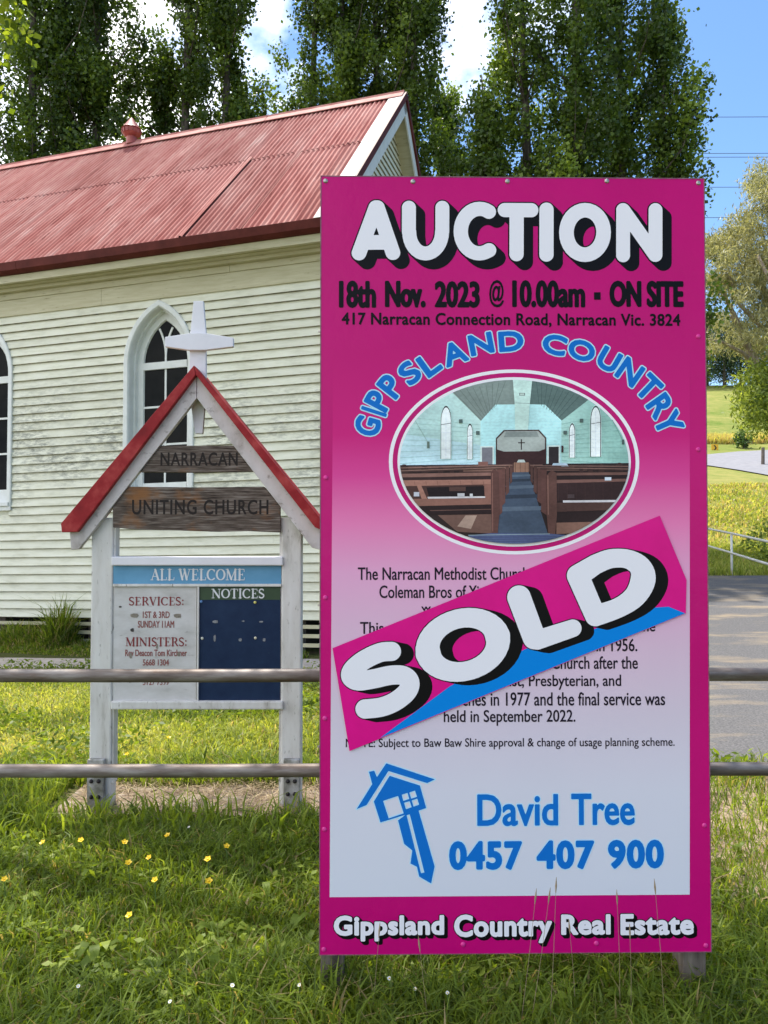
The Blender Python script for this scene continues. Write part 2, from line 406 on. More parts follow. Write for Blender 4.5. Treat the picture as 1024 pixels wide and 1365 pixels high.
# serif glyphs for the painted notice board, unit height; segments (x0,z0,x1,z1,r0,r1)
TK, TN = .085, .032
def _sf(x, z, w=.15): return [(x-w, z, x+w, z, .028, .028)]
def _arc(cx, cz, rx, rz, a0, a1, n=14, thick=lambda a: TN+(TK-TN)*abs(cos(a))):
    out = []
    for k in range(n):
        a = radians(a0+(a1-a0)*k/n); b = radians(a0+(a1-a0)*(k+1)/n)
        out.append((cx+rx*cos(a), cz+rz*sin(a), cx+rx*cos(b), cz+rz*sin(b), thick(a), thick(b)))
    return out
GL = {
 'A': (.80, [(.12,.04,.40,.95,TN,TN),(.40,.95,.68,.04,TK,TK),(.2,.34,.58,.34,TN,TN)]+_sf(.12,.03,.11)+_sf(.68,.03,.13)),
 'L': (.66, [(.2,.03,.2,.97,TK,TK),(.2,.03,.58,.03,TN,TN),(.58,.03,.6,.24,.02,.03)]+_sf(.2,.97,.16)+_sf(.12,.03,.08)),
 'W': (1.08, [(.12,.97,.33,.06,TK,TK),(.33,.06,.52,.9,TN,TN),(.5,.97,.71,.06,TK,TK),(.71,.06,.95,.97,TN,TN)]+_sf(.12,.97,.13)+_sf(.5,.97,.1)+_sf(.95,.97,.11)),
 'E': (.70, [(.2,.03,.2,.97,TK,TK),(.2,.03,.6,.03,TN,TN),(.6,.03,.62,.22,.02,.03),(.2,.97,.58,.97,TN,TN),(.58,.97,.6,.78,.02,.03),(.2,.5,.46,.5,TN,TN),(.46,.4,.46,.6,.022,.022)]+_sf(.12,.97,.08)+_sf(.12,.03,.08)),
 'C': (.80, _arc(.44,.5,.35,.47,48,312,20)+[(.68,.95,.68,.72,.022,.022)]),
 'O': (.88, _arc(.44,.5,.34,.46,0,360,28)),
 'M': (1.02, [(.14,.03,.14,.97,TN,TN),(.17,.95,.5,.08,TK,TK),(.5,.08,.82,.97,TN,TN),(.84,.03,.84,.97,TK,TK)]+_sf(.14,.03,.11)+_sf(.84,.03,.15)+_sf(.09,.97,.08)+_sf(.89,.97,.09)),
 'N': (.88, [(.14,.03,.14,.97,TN,TN),(.16,.93,.7,.07,TK,TK),(.72,.03,.72,.97,TN,TN)]+_sf(.14,.03,.11)+_sf(.1,.97,.1)+_sf(.72,.97,.11)),
 'T': (.74, [(.37,.03,.37,.97,TK,TK),(.06,.97,.68,.97,TN,TN),(.06,.97,.04,.76,.02,.03),(.68,.97,.70,.76,.02,.03)]+_sf(.37,.03,.15)),
 'I': (.40, [(.2,.03,.2,.97,TK,TK)]+_sf(.2,.03,.14)+_sf(.2,.97,.14)),
 'S': (.62, _arc(.31,.74,.21,.23,40,205,10,lambda a: TN+.03)+[(.12,.64,.48,.38,.075,.08)]+_arc(.3,.27,.22,.24,25,-140,10,lambda a: TN+.03)+[(.5,.95,.5,.76,.02,.02),(.08,.05,.08,.26,.02,.02)]),
 'R': (.80, [(.2,.03,.2,.97,TK,TK),(.2,.97,.4,.97,TN,TN),(.2,.5,.4,.5,TN,TN)]+_arc(.4,.735,.19,.235,90,-90,10)+[(.42,.48,.68,.05,.07,.07)]+_sf(.2,.03,.14)+_sf(.12,.97,.08)+_sf(.70,.03,.06)),
 'V': (.78, [(.12,.97,.4,.05,TK,TK),(.4,.05,.66,.97,TN,TN)]+_sf(.12,.97,.13)+_sf(.66,.97,.1)),
 ':': (.34, [(.15,.12,.15,.13,.085,.085),(.15,.6,.15,.61,.085,.085)]), ' ': (.34, [])}
def serif_text(name, s, box, y, mat, parent, res=.0012, weight=1.0):
    segs = []; x = 0
    for ch in s:
        w, g = GL[ch]
        for q in g: segs.append((x+q[0], q[1], x+q[2], q[3], q[4], q[5]))
        x += w
    W = x; sx = (box[1]-box[0])/W; sz = box[3]-box[2]; r = weight*(sx*.5+sz*.5)
    A = np.array([(box[0]+q[0]*sx, box[2]+q[1]*sz) for q in segs]); B = np.array([(box[0]+q[2]*sx, box[2]+q[3]*sz) for q in segs])
    R = [(q[4]*r, q[5]*r) for q in segs]
    xs, zs, X, Z = grid(box, res, .004); V, F = contour(xs, zs, seg_dist(X, Z, A, B, R)); return flat(name, V, F, y, mat, parent)

# ---------------------------------------------------------------- auction sign
K = 1.30   # print colours are seen in shade
def inkmat(name, r, g, b, k=K, rough=.38, spec=.12): return plain(name, C(r, g, b, k), rough, 0, spec, 0)
I_mag = noisy('ink_magenta', [C(178, 6, 102, 1.16), C(183, 8, 106, 1.26)], scale=1.6, detail=8, rough=.28, bump=.5, bdist=.02, spec=.2, second=(C(196, 60, 130, 1.2), 60, (1, 1, 1), .74, .80)); I_blk = inkmat('ink_black', 16, 14, 17, 1); I_wht = inkmat('ink_white', 210, 206, 213)
I_blu = inkmat('ink_blue', 14, 98, 178); I_lbl = inkmat('ink_pale_blue', 160, 200, 236); I_cyn = inkmat('ink_cyan_blue', 0, 116, 196)
I_ring = inkmat('ink_ring', 232, 214, 232); I_txt = inkmat('ink_text', 34, 26, 40, 1); I_stk = noisy('sticker_magenta', [C(192, 8, 114, 1.30), C(196, 10, 118, 1.42)], scale=7, rough=.3, bump=.25, bdist=.006, spec=.2)
asg = empty('auction_sign', (.4045, 2.392, 0), 'tall magenta auction sign board with a SOLD sticker on two timber posts', 'sign', rot=(.0056, 0, .0152))
PW, PZ0, PH = 1.2, .167, 2.397
TL, TR, BL, BR = (426.5, 233), (937, 242), (429, 1270), (948, 1270)
def SG(u, v):
    """photo position -> board plane (x, z)"""
    t = .5; s = .5
    for _ in range(8):
        xl = TL[0]+(BL[0]-TL[0])*t; xr = TR[0]+(BR[0]-TR[0])*t; s = (u-xl)/(xr-xl)
        yt = TL[1]+(TR[1]-TL[1])*s; yb = BL[1]+(BR[1]-BL[1])*s; t = (v-yt)/(yb-yt)
    return (-PW/2+s*PW, PZ0+(1-t)*PH)
def SB(u0, u1, v0, v1):
    a = SG((u0+u1)/2, (v0+v1)/2); w = (u1-u0)/432.5*1.0; h = (v1-v0)/430.5
    return (a[0]-w/2, a[0]+w/2, a[1]-h/2, a[1]+h/2)
# panel: thin sheet with printed gradient
def panel_mat():
    m = bpy.data.materials.new('printed_panel'); m.use_nodes = True; nt = m.node_tree; L = nt.links.new
    b = nt.nodes['Principled BSDF']; b.inputs['Roughness'].default_value = .28; b.inputs['Specular IOR Level'].default_value = .2
    bw_ = N(nt, 'ShaderNodeTexNoise', i_Scale=2.2, i_Detail=2.0); bq_ = N(nt, 'ShaderNodeBump', i_Strength=.5, i_Distance=.02); L(bw_.outputs[0], bq_.inputs['Height']); L(bq_.outputs[0], b.inputs['Normal'])
    t = N(nt, 'ShaderNodeTexCoord'); sp = N(nt, 'ShaderNodeSeparateXYZ'); L(t.outputs['Object'], sp.inputs[0])
    nz = N(nt, 'ShaderNodeTexNoise', i_Scale=1.5, i_Detail=2.0); L(t.outputs['Object'], nz.inputs['Vector'])
    z0 = SG(680, 1195)[1]; z1 = SG(680, 233)[1]
    mr = N(nt, 'ShaderNodeMapRange'); mr.inputs['From Min'].default_value = z0; mr.inputs['From Max'].default_value = z1; L(sp.outputs['Z'], mr.inputs['Value'])
    r = N(nt, 'ShaderNodeValToRGB'); e = r.color_ramp.elements
    def zp(v): return (SG(680, v)[1]-z0)/(z1-z0)
    stops = [(1190, C(192, 193, 204, K)), (1060, C(193, 190, 202, K)), (960, C(192, 178, 192, K)), (870, C(196, 166, 186, K)), (770, C(204, 146, 180, K)), (705, C(208, 112, 160, K)), (640, C(198, 58, 132, K)), (585, C(186, 16, 108, 1.28)), (480, C(181, 8, 104, 1.22))]
    while len(e) < len(stops): e.new(.5)
    for i, (v, c) in enumerate(stops): e[i].position = zp(v); e[i].color = c
    L(mr.outputs[0], r.inputs[0]); L(r.outputs[0], b.inputs['Base Color'])
    return m
pan = MB().box(-PW/2, PW/2, .0, .006, PZ0, PZ0+PH).build('panel', I_mag, asg)
M_steel = noisy('galvanised_edge', [(.35, .35, .37, 1), (.5, .5, .52, 1)], scale=30, rough=.45, metal=.7, bump=.1)
M_edge = plain('painted_steel_edge', (.03, .02, .025, 1), .5, .3)
fr = MB(); 
fr.box(-PW/2-.003, -PW/2+.0, -.001, .03, PZ0-.002, PZ0+PH+.003); fr.box(PW/2, PW/2+.003, -.001, .03, PZ0-.002, PZ0+PH+.003)
fr.box(-PW/2, PW/2, -.001, .03, PZ0+PH, PZ0+PH+.003); fr.box(-PW/2, PW/2, -.001, .03, PZ0-.002, PZ0)
fr.build('panel_frame', noisy('magenta_edge', [(.18, .02, .08, 1), (.3, .16, .2, 1)], scale=40, rough=.5), asg)
bk = MB()
for x in (-.575, .545): bk.box(x, x+.03, .0075, .034, PZ0+.02, PZ0+PH-.02)
for z in (.2, .95, 1.75, 2.48): bk.box(-.545, .545, .0075, .034, z, z+.03)
bk.build('backing_frame', M_edge, asg)
x0, z0 = SG(441.5, 1195); x1 = SG(920, 700)[0]
zt = SG(680, 470)[1]
mesh_obj('gradient_print', [(x0+.0, -.0004, z0), (SG(919.5, 1195)[0], -.0004, z0), (SG(919, 500)[0], -.0004, zt), (SG(443, 500)[0], -.0004, zt)], [(0, 1, 2, 3)], panel_mat(), asg)
M_post = noisy('weathered_post_timber', [(.07, .055, .045, 1), (.15, .12, .10, 1), (.22, .18, .15, 1)], scale=14, stretch=(3, 3, .35), rough=.9, bump=.5, bdist=.004)
for u in (444.5, 932.5):
    x = SG(u, 1260)[0]
    MB().box(x-.036, x+.036, .036, .125, -.25, 2.35).build('post', M_post, asg, bevel=.003)
# fat rounded strokes
def P2(pts, sc, o): return [(o[0]+x/sc, o[1]+y/sc) for x, y in pts]
def arcp(cx, cy, rx, ry, a0, a1, n=16, tilt=0):
    out = []
    for k in range(n+1):
        a = radians(a0+(a1-a0)*k/n); x = rx*cos(a); y = -ry*sin(a); c, s_ = cos(radians(tilt)), sin(radians(tilt))
        out.append((cx+x*c+y*s_, cy-x*s_+y*c))
    return out
s1, o1, o2 = 3.938, (440, 255), (680, 255)
AUC = [
 ('A', o1, 39, [[(145,326),(232,84),(240,84),(322,326)], [(175,270),(300,270)]]),
 ('U', o1, 37, [[(405,86),(405,215)]+arcp(493,215,86,117,180,360)+[(580,215),(580,88)]]),
 ('C', o1, 38, [[(824,112)]+arcp(775,215,98,119,70,290,22)+[(826,318)]]),
 ('T', o1, 38, [[(908,104),(1047,106)],[(970,110),(970,340)]]),
 ('I', o2, 38, [[(182,104),(182,344)]]),
 ('O', o2, 39, [arcp(385,228,98,119,0,360,32)]),
 ('N', o2, 37, [[(586,110),(586,352)],[(588,112),(755,352)],[(757,112),(757,352)]]),
]
sA = []; 
def strokes_to_seg(lets, sc):
    A, B, R = [], [], []
    for _, o, r, pls in lets:
        for pl in pls:
            q = [SG(*p) for p in P2([p[:2] for p in pl], sc, o)]
            rr_ = [(p[2] if len(p) > 2 else r)/sc/431 for p in pl]
            for k in range(len(q)-1): A.append(q[k]); B.append(q[k+1]); R.append((rr_[k], rr_[k+1]))
    return np.array(A), np.array(B), R
def fat(lets, sc, name, y, parent, outl, shadow, res=.0016):
    for l in lets:
        A, B, R = strokes_to_seg([l], sc); lo = np.minimum(A.min(0), B.min(0)); hi = np.maximum(A.max(0), B.max(0)); r = max(max(x) for x in R)
        xs, zs, X, Z = grid((lo[0], hi[0], lo[1], hi[1]), res, r+outl+max(abs(shadow[0]), abs(shadow[1]))+.004)
        f = seg_dist(X, Z, A, B, R)
        # counter triangle of the A is closed down by its thick strokes, as in the print
        sd = f.copy(); n = 9
        for k in range(1, n+1):
            t = k/n; sd = np.minimum(sd, seg_dist(X, Z, A+np.array(shadow)*t, B+np.array(shadow)*t, R))
        i = lets.index(l)
        V, F = contour(xs, zs, sd-outl); flat('letter_shadow', V, F, y+.0009+.00003*i, I_blk, parent)
        V, F = contour(xs, zs, f); flat(name, V, F, y, I_wht, parent)
fat(AUC, s1, 'lettering', -.0016, asg, .0042, (43/s1/431, -40/s1/431))
tx = lambda s, b, y=-.0012, m=I_blk, g=.0, **k: lettering('lettering', s, SB(*b), y, m, asg, g, **k)
tx('18th', (450, 500, 375, 412), g=.0038); tx('Nov.', (511, 566, 376, 412), g=.0042); tx('2023', (577, 638, 377, 413), g=.0038)
tx('@', (650, 670, 376, 413), g=.0012); tx('10.00am', (680, 779, 377, 414), g=.0038); tx('-', (790, 799, 394, 404), g=.001); tx('ON SITE', (810, 911, 379, 415), g=.0042)
tx('417 Narracan Connection Road, Narracan Vic. 3824', (451, 909, 421, 440), g=.0013, res=.001, space=1.05)
# arched name, letter by letter
s3 = 4.267
ARC = [('G',460,124,604,74,36,25),('I',460,160,520,72,37,6),('P',460,184,458,62,36,21),('P',460,254,375,52,36,22),('S',460,361,300,42,33,24),('L',460,472,249,36,33,25),
       ('A',460,614,190,20,32,33),('N',460,766,138,11,30,33),('D',460,936,124,4,29,34),
       ('C',700,160,146,-14,29,33),('O',700,315,181,-20,29,37),('U',700,470,237,-30,32,29),('N',700,590,308,-35,34,31),('T',700,697,398,-44,36,28),('R',700,765,505,-55,36,25),('Y',700,812,602,-66,38,28)]
AA, BB = [], []
for ch, ox, zx, zy, ang, hpx, wpx in ARC:
    c = SG(ox+zx/s3, 430+zy/s3); h = (hpx-4.5)/431; w = (wpx-3.5)/431
    if ch == 'I':
        rect = np.array([(-.002, -h/2), (.002, -h/2), (.002, h/2), (-.002, h/2)]); A, B = rect, np.roll(rect, -1, 0)
    else: A, B = text_edges(ch, (-w/2, w/2, -h/2, h/2))
    a = radians(ang); Rm = np.array([[cos(a), sin(a)], [-sin(a), cos(a)]])
    AA.append(A@Rm+np.array(c)); BB.append(B@Rm+np.array(c))
for idx in (slice(0, 9), slice(9, 16)):
    A = np.concatenate(AA[idx]); B = np.concatenate(BB[idx]); lo = A.min(0); hi = A.max(0)
    xs, zs, X, Z = grid((lo[0], hi[0], lo[1], hi[1]), .0018, .016); f = outline_sdf(X, Z, A, B)
    V, F = contour(xs, zs, f-.0074); flat('letter_outline', V, F, -.0009, I_lbl, asg)
    V, F = contour(xs, zs, f-.0036); flat('lettering', V, F, -.0012, I_blu, asg)
# oval photograph of the church interior
oc = SG(684.3, 621); 
def ell(rx, rz, y, mat, name, n=96):
    return mesh_obj(name, [(oc[0]+rx*cos(2*pi*k/n), y, oc[1]+rz*sin(2*pi*k/n)) for k in range(n)], [tuple(range(n))], mat, asg)
px = 1/431.
ell(168*px, 124*px, -.0007, I_ring, 'oval_ring'); ell(163*px, 119.5*px, -.0010, I_mag, 'oval_ring'); ell(156.5*px, 113.5*px, -.0013, I_ring, 'oval_ring')
EW, EH = 153.3*px, 109.8*px
ellp = [(oc[0]+EW*cos(2*pi*k/72), oc[1]+EH*sin(2*pi*k/72)) for k in range(72)]
def clip(poly, clipp):
    out = poly
    for i in range(len(clipp)):
        a, b = clipp[i], clipp[(i+1) % len(clipp)]; inp = out; out = []
        if not inp: break
        ins = lambda p: (b[0]-a[0])*(p[1]-a[1])-(b[1]-a[1])*(p[0]-a[0]) >= 0
        for k in range(len(inp)):
            p, q = inp[k-1], inp[k]
            if ins(p) != ins(q):
                dx, dz = q[0]-p[0], q[1]-p[1]; ex, ez = b[0]-a[0], b[1]-a[1]
                t = ((a[0]-p[0])*ez-(a[1]-p[1])*ex)/(dx*ez-dz*ex); out.append((p[0]+dx*t, p[1]+dz*t))
            if ins(q): out.append(q)
    return out
PHV, PHF, PHC = [], [], []
def ph(pts, col):
    q = [SG(500+x/2.768, 490+y/2.768) for x, y in pts]; q = clip(q, ellp)
    if len(q) < 3: return
    b = len(PHV); y = -.0016-.000025*len(PHF); PHV.extend([(x, y, z) for x, z in q]); PHF.append(tuple(range(b, b+len(q)))); PHC.extend([C(*col, K)]*len(q))
def rc(x0, y0, x1, y1, col): ph([(x0, y0), (x1, y0), (x1, y1), (x0, y1)], col)
def lf(x0, y0, x1, y1, w, col):
    d = sqrt((x1-x0)**2+(y1-y0)**2); nx_, ny_ = -(y1-y0)/d*w/2, (x1-x0)/d*w/2
    ph([(x0+nx_, y0+ny_), (x1+nx_, y1+ny_), (x1-nx_, y1-ny_), (x0-nx_, y0-ny_)], col)
rc(60, 40, 960, 700, (156, 196, 192))
for k in range(10):
    t = k/9; ph([(60+k*32.5, 40), (94+k*32.5, 40), (94+k*32.5, 400), (60+k*32.5, 400)], (int(150+t*14), int(192+t*8), int(188+t*6)))
for k in range(6): ph([(60, 250+k*26), (385, 300+k*14), (385, 316+k*14), (60, 278+k*26)], (160+k*2, 198+k*2, 206+k*3))
for k in range(9):
    x = 683+k*31; t = k/8; ph([(x, 40), (x+32, 40), (x+32, 420), (x, 420)], (int(140-t*34), int(188-t*24), int(178-t*26)))
ph([(385, 208), (440, 148), (625, 148), (683, 210), (683, 378), (385, 378)], (152, 208, 210))
ph([(270, 92), (400, 50), (506, 50), (510, 150), (440, 150), (386, 210)], (112, 126, 120)); ph([(574, 50), (680, 60), (790, 130), (684, 212), (622, 152), (564, 150)], (78, 102, 98))
for k in range(9):
    t = k/9; lf(285+t*215, 100-t*40, 387+t*60, 206-t*55, 1.6, (86, 100, 96)); lf(590+t*180, 62+t*66, 600+t*82, 150+t*58, 1.6, (56, 78, 76))
for k in range(10):
    lf(90, 190+k*22, 384, 225+k*15, 1.0, (128, 172, 166)); lf(684, 225+k*15, 940, 180+k*22, 1.0, (96, 150, 142)); lf(388, 215+k*12, 680, 215+k*12, .8, (136, 192, 196))
ph([(502, 45), (576, 45), (566, 148), (560, 246), (512, 246), (510, 148)], (172, 205, 194)); lf(510, 145, 565, 147, 1.5, (90, 110, 105)); rc(527, 108, 548, 118, (90, 100, 98)); rc(530, 110, 545, 116, (170, 190, 180))
ph([(441, 376), (441, 275), (470, 245), (600, 245), (627, 275), (627, 376)], (66, 44, 40)); ph([(446, 376), (446, 278), (473, 250), (597, 250), (622, 278), (622, 376)], (150, 156, 150)); ph([(470, 272), (600, 272), (592, 252), (478, 252)], (120, 128, 124))
ph([(441, 315), (470, 325), (600, 325), (627, 315), (627, 376), (441, 376)], (58, 26, 28)); rc(533, 280, 537, 319, (40, 25, 25)); rc(523, 291, 548, 295, (40, 25, 25))
for a, b, c in ((384, 434, (112, 108, 118)), (630, 678, (48, 36, 40))):
    rc(a, 304, b, 378, (190, 205, 200)); rc(a+6, 309, b-5, 378, c)
def gothic(x0, x1, y0, y1, fw):
    def sh(x0, x1, y0): 
        w = (x1-x0); hh = w*1.5; m = (x0+x1)/2
        L_ = [(x0, y1), (x0, y0+hh)]; 
        for k in range(1, 5): t = k/5; L_.append((x0+(m-x0)*(1-cos(t*pi/2)), y0+hh-hh*sin(t*pi/2)))
        L_.append((m, y0)); L_ += [(x0+x1-x, y) for x, y in reversed(L_[:-1])]; return L_
    ph(sh(x0-fw-2, x1+fw+2, y0-5), (170, 205, 196)); ph(sh(x0-fw, x1+fw, y0-2), (44, 44, 50)); ph(sh(x0, x1, y0+4), (214, 220, 238))
    lf(x0, y0+(y1-y0)*.35, x1, y0+(y1-y0)*.32, 2, (60, 60, 70)); lf((x0+x1)/2, y0+20, (x0+x1)/2, y1, 1, (170, 178, 200))
    for k in (.5, .66, .82): lf(x0, y0+(y1-y0)*k, x1, y0+(y1-y0)*k, .8, (180, 186, 206))
gothic(240, 275, 155, 350, 2); gothic(337, 354, 222, 352, 1.5); gothic(792, 826, 160, 347, 3); gothic(713, 731, 224, 350, 2)
for a, b in ((305, 204), (368, 248), (690, 250), (750, 206)): rc(a, b, a+13, b+14, (70, 90, 86))
lf(140, 200, 192, 290, 1.2, (110, 140, 120)); rc(188, 285, 197, 310, (90, 110, 96)); lf(850, 170, 910, 290, 1.2, (60, 100, 92)); rc(906, 285, 915, 303, (60, 80, 76)); rc(682, 305, 690, 330, (60, 30, 34))
rc(60, 372, 960, 700, (44, 28, 28)); ph([(60, 378), (500, 372), (500, 384), (60, 392)], (96, 56, 48))
ph([(498, 402), (562, 402), (575, 450), (640, 650), (425, 650), (485, 450)], (50, 66, 90)); 
for k, y in enumerate((412, 428, 452, 486, 530)): ph([(494-k*9, y), (566+k*11, y-2), (570+k*11, y+5+k*2), (500-k*9, y+8+k*2)], (38, 48, 66) if k % 2 else (70, 86, 108))
rc(508, 366, 562, 402, (136, 82, 48)); rc(512, 366, 514, 402, (90, 52, 30)); rc(530, 366, 532, 402, (100, 58, 34)); rc(548, 366, 550, 402, (100, 58, 34)); ph([(518, 366), (524, 356), (545, 356), (550, 366)], (170, 180, 176)); rc(376, 362, 412, 380, (120, 60, 44)); ph([(646, 382), (652, 370), (700, 370), (712, 384)], (150, 176, 196))
# pews : back rows then front
for k, (x, y, w) in enumerate(((505, 374, 6), (497, 378, 8), (484, 382, 12), (468, 386, 16), (455, 388, 20))):
    col = (84+k*3, 44, 34); rc(x-w*7, y, x, y+6+k, (118, 70, 52)); rc(x-w*7, y+6+k, x, y+24+k*18, (52, 28, 27)); ph([(x-w/2, y-4), (x+3, y-6), (x+w/2, y+4), (x+w/2, y+26+k*34), (x-w/2, y+30+k*38)], col)
for k, (x, y, w) in enumerate(((565, 374, 6), (573, 378, 8), (586, 381, 12), (602, 383, 16), (618, 388, 20))):
    col = (78+k*3, 42, 34); rc(x, y, x+w*8, y+6+k, (104, 62, 50)); rc(x, y+6+k, x+w*8, y+24+k*18, (46, 26, 26)); ph([(x-w/2, y), (x, y-6), (x+w/2, y-2), (x+w/2, y+30+k*36), (x-w/2, y+24+k*34)], col)
for x, r in ((104, 16), (180, 13), (238, 10), (280, 8), (314, 7)): ph(arcp(x, 396-r*.6, r, r*1.1, 0, 180, 8)+[(x-r, 412), (x+r, 412)][::1], (58, 32, 30))
for x, r in ((896, 14), (830, 11), (790, 9), (755, 7)): ph(arcp(x, 390-r*.4, r, r, 0, 180, 8)+[(x-r, 404), (x+r, 404)], (58, 32, 30))
ph([(92, 404), (430, 402), (430, 414), (92, 418)], (122, 70, 54)); rc(92, 417, 430, 428, (52, 28, 28))
ph([(88, 428), (428, 428), (428, 446), (90, 450)], (146, 78, 50)); ph([(90, 450), (428, 446), (428, 500), (110, 516)], (70, 36, 30)); ph([(150, 445), (166, 445), (190, 500), (170, 500)], (150, 82, 52)); ph([(395, 445), (428, 445), (428, 500), (402, 500)], (128, 64, 42))
ph([(186, 455), (398, 452), (400, 488), (196, 492)], (34, 22, 26)); rc(270, 455, 330, 470, (80, 44, 36)); ph([(190, 490), (402, 490), (402, 496), (192, 497)], (186, 176, 180)); ph([(112, 497), (428, 497), (428, 520), (140, 524)], (124, 64, 42)); ph([(140, 528), (428, 524), (428, 555), (180, 556)], (40, 22, 24)); lf(200, 541, 428, 538, 3, (92, 52, 40))
ph([(228, 558), (430, 556), (432, 628), (300, 620)], (98, 58, 44)); ph([(330, 560), (372, 560), (350, 610), (300, 600)], (150, 112, 92)); ph([(422, 400), (436, 388), (450, 402), (456, 540), (448, 630), (426, 626)], (84, 40, 32)); lf(428, 405, 430, 620, 3, (120, 62, 46))
ph([(664, 406), (938, 406), (938, 416), (664, 418)], (100, 56, 44)); rc(664, 416, 940, 430, (40, 24, 26)); ph([(664, 432), (930, 430), (924, 440), (664, 444)], (110, 60, 48)); ph([(664, 444), (925, 440), (900, 508), (664, 512)], (50, 26, 28)); ph([(688, 508), (884, 508), (880, 516), (688, 517)], (190, 180, 186)); ph([(664, 516), (890, 516), (868, 545), (664, 550)], (74, 40, 34)); ph([(664, 550), (860, 548), (825, 590), (664, 590)], (42, 24, 26))
for k in range(4):
    ph([(90, 381+k*5.4), (500-k*12, 375+k*4), (500-k*12, 377.5+k*4), (90, 384+k*5.4)], (132, 84, 66) if k % 2 == 0 else (70, 40, 36)); ph([(568+k*12, 377+k*4), (935, 383+k*5), (935, 386+k*5), (568+k*12, 379.5+k*4)], (118, 74, 60) if k % 2 == 0 else (60, 36, 34))
for k in range(8): lf(100+k*42, 432, 102+k*42, 446, 1.2, (112, 58, 40)); lf(670+k*33, 446, 671+k*33, 508, 1.2, (66, 36, 34))
rc(842, 424, 866, 436, (180, 190, 206)); rc(300, 478, 326, 490, (176, 170, 176)); rc(345, 480, 356, 490, (180, 176, 180)); rc(140, 472, 160, 488, (170, 168, 182)); rc(705, 486, 730, 500, (70, 50, 54)); ph([(664, 590), (830, 588), (760, 628), (664, 632)], (116, 66, 44)); ph([(628, 414), (645, 396), (664, 406), (666, 560), (658, 650), (636, 648), (628, 560)], (88, 44, 34)); lf(632, 415, 634, 560, 4, (124, 68, 50))
ph([(340, 634), (426, 626), (640, 630), (700, 636), (680, 680), (380, 680)], (48, 62, 112)); lf(340, 633, 640, 631, 2.5, (120, 140, 150))
for k in range(3): lf(330, 641+k*8, 720, 641+k*8, 2, (36, 46, 92))
mp_ = bpy.data.materials.new('photo_print'); mp_.use_nodes = True; bb = mp_.node_tree.nodes['Principled BSDF']; bb.inputs['Roughness'].default_value = .36; bb.inputs['Specular IOR Level'].default_value = .12
va = N(mp_.node_tree, 'ShaderNodeVertexColor', layer_name='print'); _nt = mp_.node_tree; _L = _nt.links.new
_tc = N(_nt, 'ShaderNodeTexCoord'); _na = N(_nt, 'ShaderNodeTexNoise', i_Scale=6.0, i_Detail=2.0, i_Roughness=.5); _nb = N(_nt, 'ShaderNodeTexNoise', i_Scale=90.0, i_Detail=4.0)
_mp = N(_nt, 'ShaderNodeMapping'); _mp.inputs['Scale'].default_value = (1, 1, 1.6); _L(_tc.outputs['Object'], _mp.inputs[0]); _L(_mp.outputs[0], _na.inputs['Vector']); _L(_mp.outputs[0], _nb.inputs['Vector'])
_r1 = N(_nt, 'ShaderNodeMapRange'); _r1.inputs['From Min'].default_value = .3; _r1.inputs['From Max'].default_value = .7; _r1.inputs['To Min'].default_value = .86; _r1.inputs['To Max'].default_value = 1.34; _L(_na.outputs[0], _r1.inputs['Value'])
_r2 = N(_nt, 'ShaderNodeMapRange'); _r2.inputs['From Min'].default_value = .3; _r2.inputs['From Max'].default_value = .7; _r2.inputs['To Min'].default_value = .9; _r2.inputs['To Max'].default_value = 1.1; _L(_nb.outputs[0], _r2.inputs['Value'])
_mm = N(_nt, 'ShaderNodeMath', operation='MULTIPLY'); _L(_r1.outputs[0], _mm.inputs[0]); _L(_r2.outputs[0], _mm.inputs[1])
_hv = N(_nt, 'ShaderNodeHueSaturation'); _hv.inputs['Saturation'].default_value = .72; _L(va.outputs[0], _hv.inputs['Color']); _L(_mm.outputs[0], _hv.inputs['Value']); _L(_hv.outputs[0], bb.inputs[0])
po = mesh_obj('photograph_print', PHV, PHF, mp_, asg); at_ = po.data.color_attributes.new('print', 'FLOAT_COLOR', 'POINT'); at_.data.foreach_set('color', np.array(PHC, np.float32).ravel())
# body text
def bt(s, u0, u1, v0, v1, g=.0006): lettering('lettering', s, SB(u0, u1, v0, v1), -.0012, I_txt, asg, g, .0008)
bt('The Narracan Methodist Church', 476, 704, 761, 778); bt('Coleman Bros of Yi', 505, 638, 785, 802); bt('w', 561, 574, 813, 819); bt('This c', 480, 525, 833, 849)
bt('the', 850, 873, 834, 849); bt('in 1956.', 794, 849, 858, 875); bt('Church after the', 734, 850, 881, 898); bt('Methodist, Presbyterian, and', 622, 828, 905, 925)
bt('Churches in 1977 and the final service was', 578, 887, 928, 946); bt('held in September 2022.', 591, 767, 951, 972)
bt('NOTE: Subject to Baw Baw Shire approval & change of usage planning scheme.', 461, 900, 988, 1003, .0003)
# agent block
lettering('lettering', 'David', SB(636, 744, 1062, 1104), -.0012, I_blu, asg, .0028, .0012, outline=(.0028, I_lbl)); lettering('lettering', 'Tree', SB(761, 846, 1062, 1104), -.0012, I_blu, asg, .0028, .0012, outline=(.0028, I_lbl))
for s_, a, b in (('0457', 599, 696), ('407', 715, 792), ('900', 810, 885)): lettering('lettering', s_, SB(a, b, 1123, 1161), -.0012, I_blu, asg, .0052, .0012, outline=(.0028, I_lbl), space=1.1)
for s_, a, b, v0, v1 in (('Gippsland', 447, 593, 1219, 1253), ('Country', 606, 736, 1219, 1257), ('Real', 748, 814, 1220, 1247), ('Estate', 827, 925, 1220, 1248)):
    lettering('lettering', s_, SB(a, b, v0, v1), -.0012, I_wht, asg, .0036, .0012, shadow=(.0085, -.0085, .0026, I_blk), space=1.06)
s5, o5 = 7.585, (470, 1010)
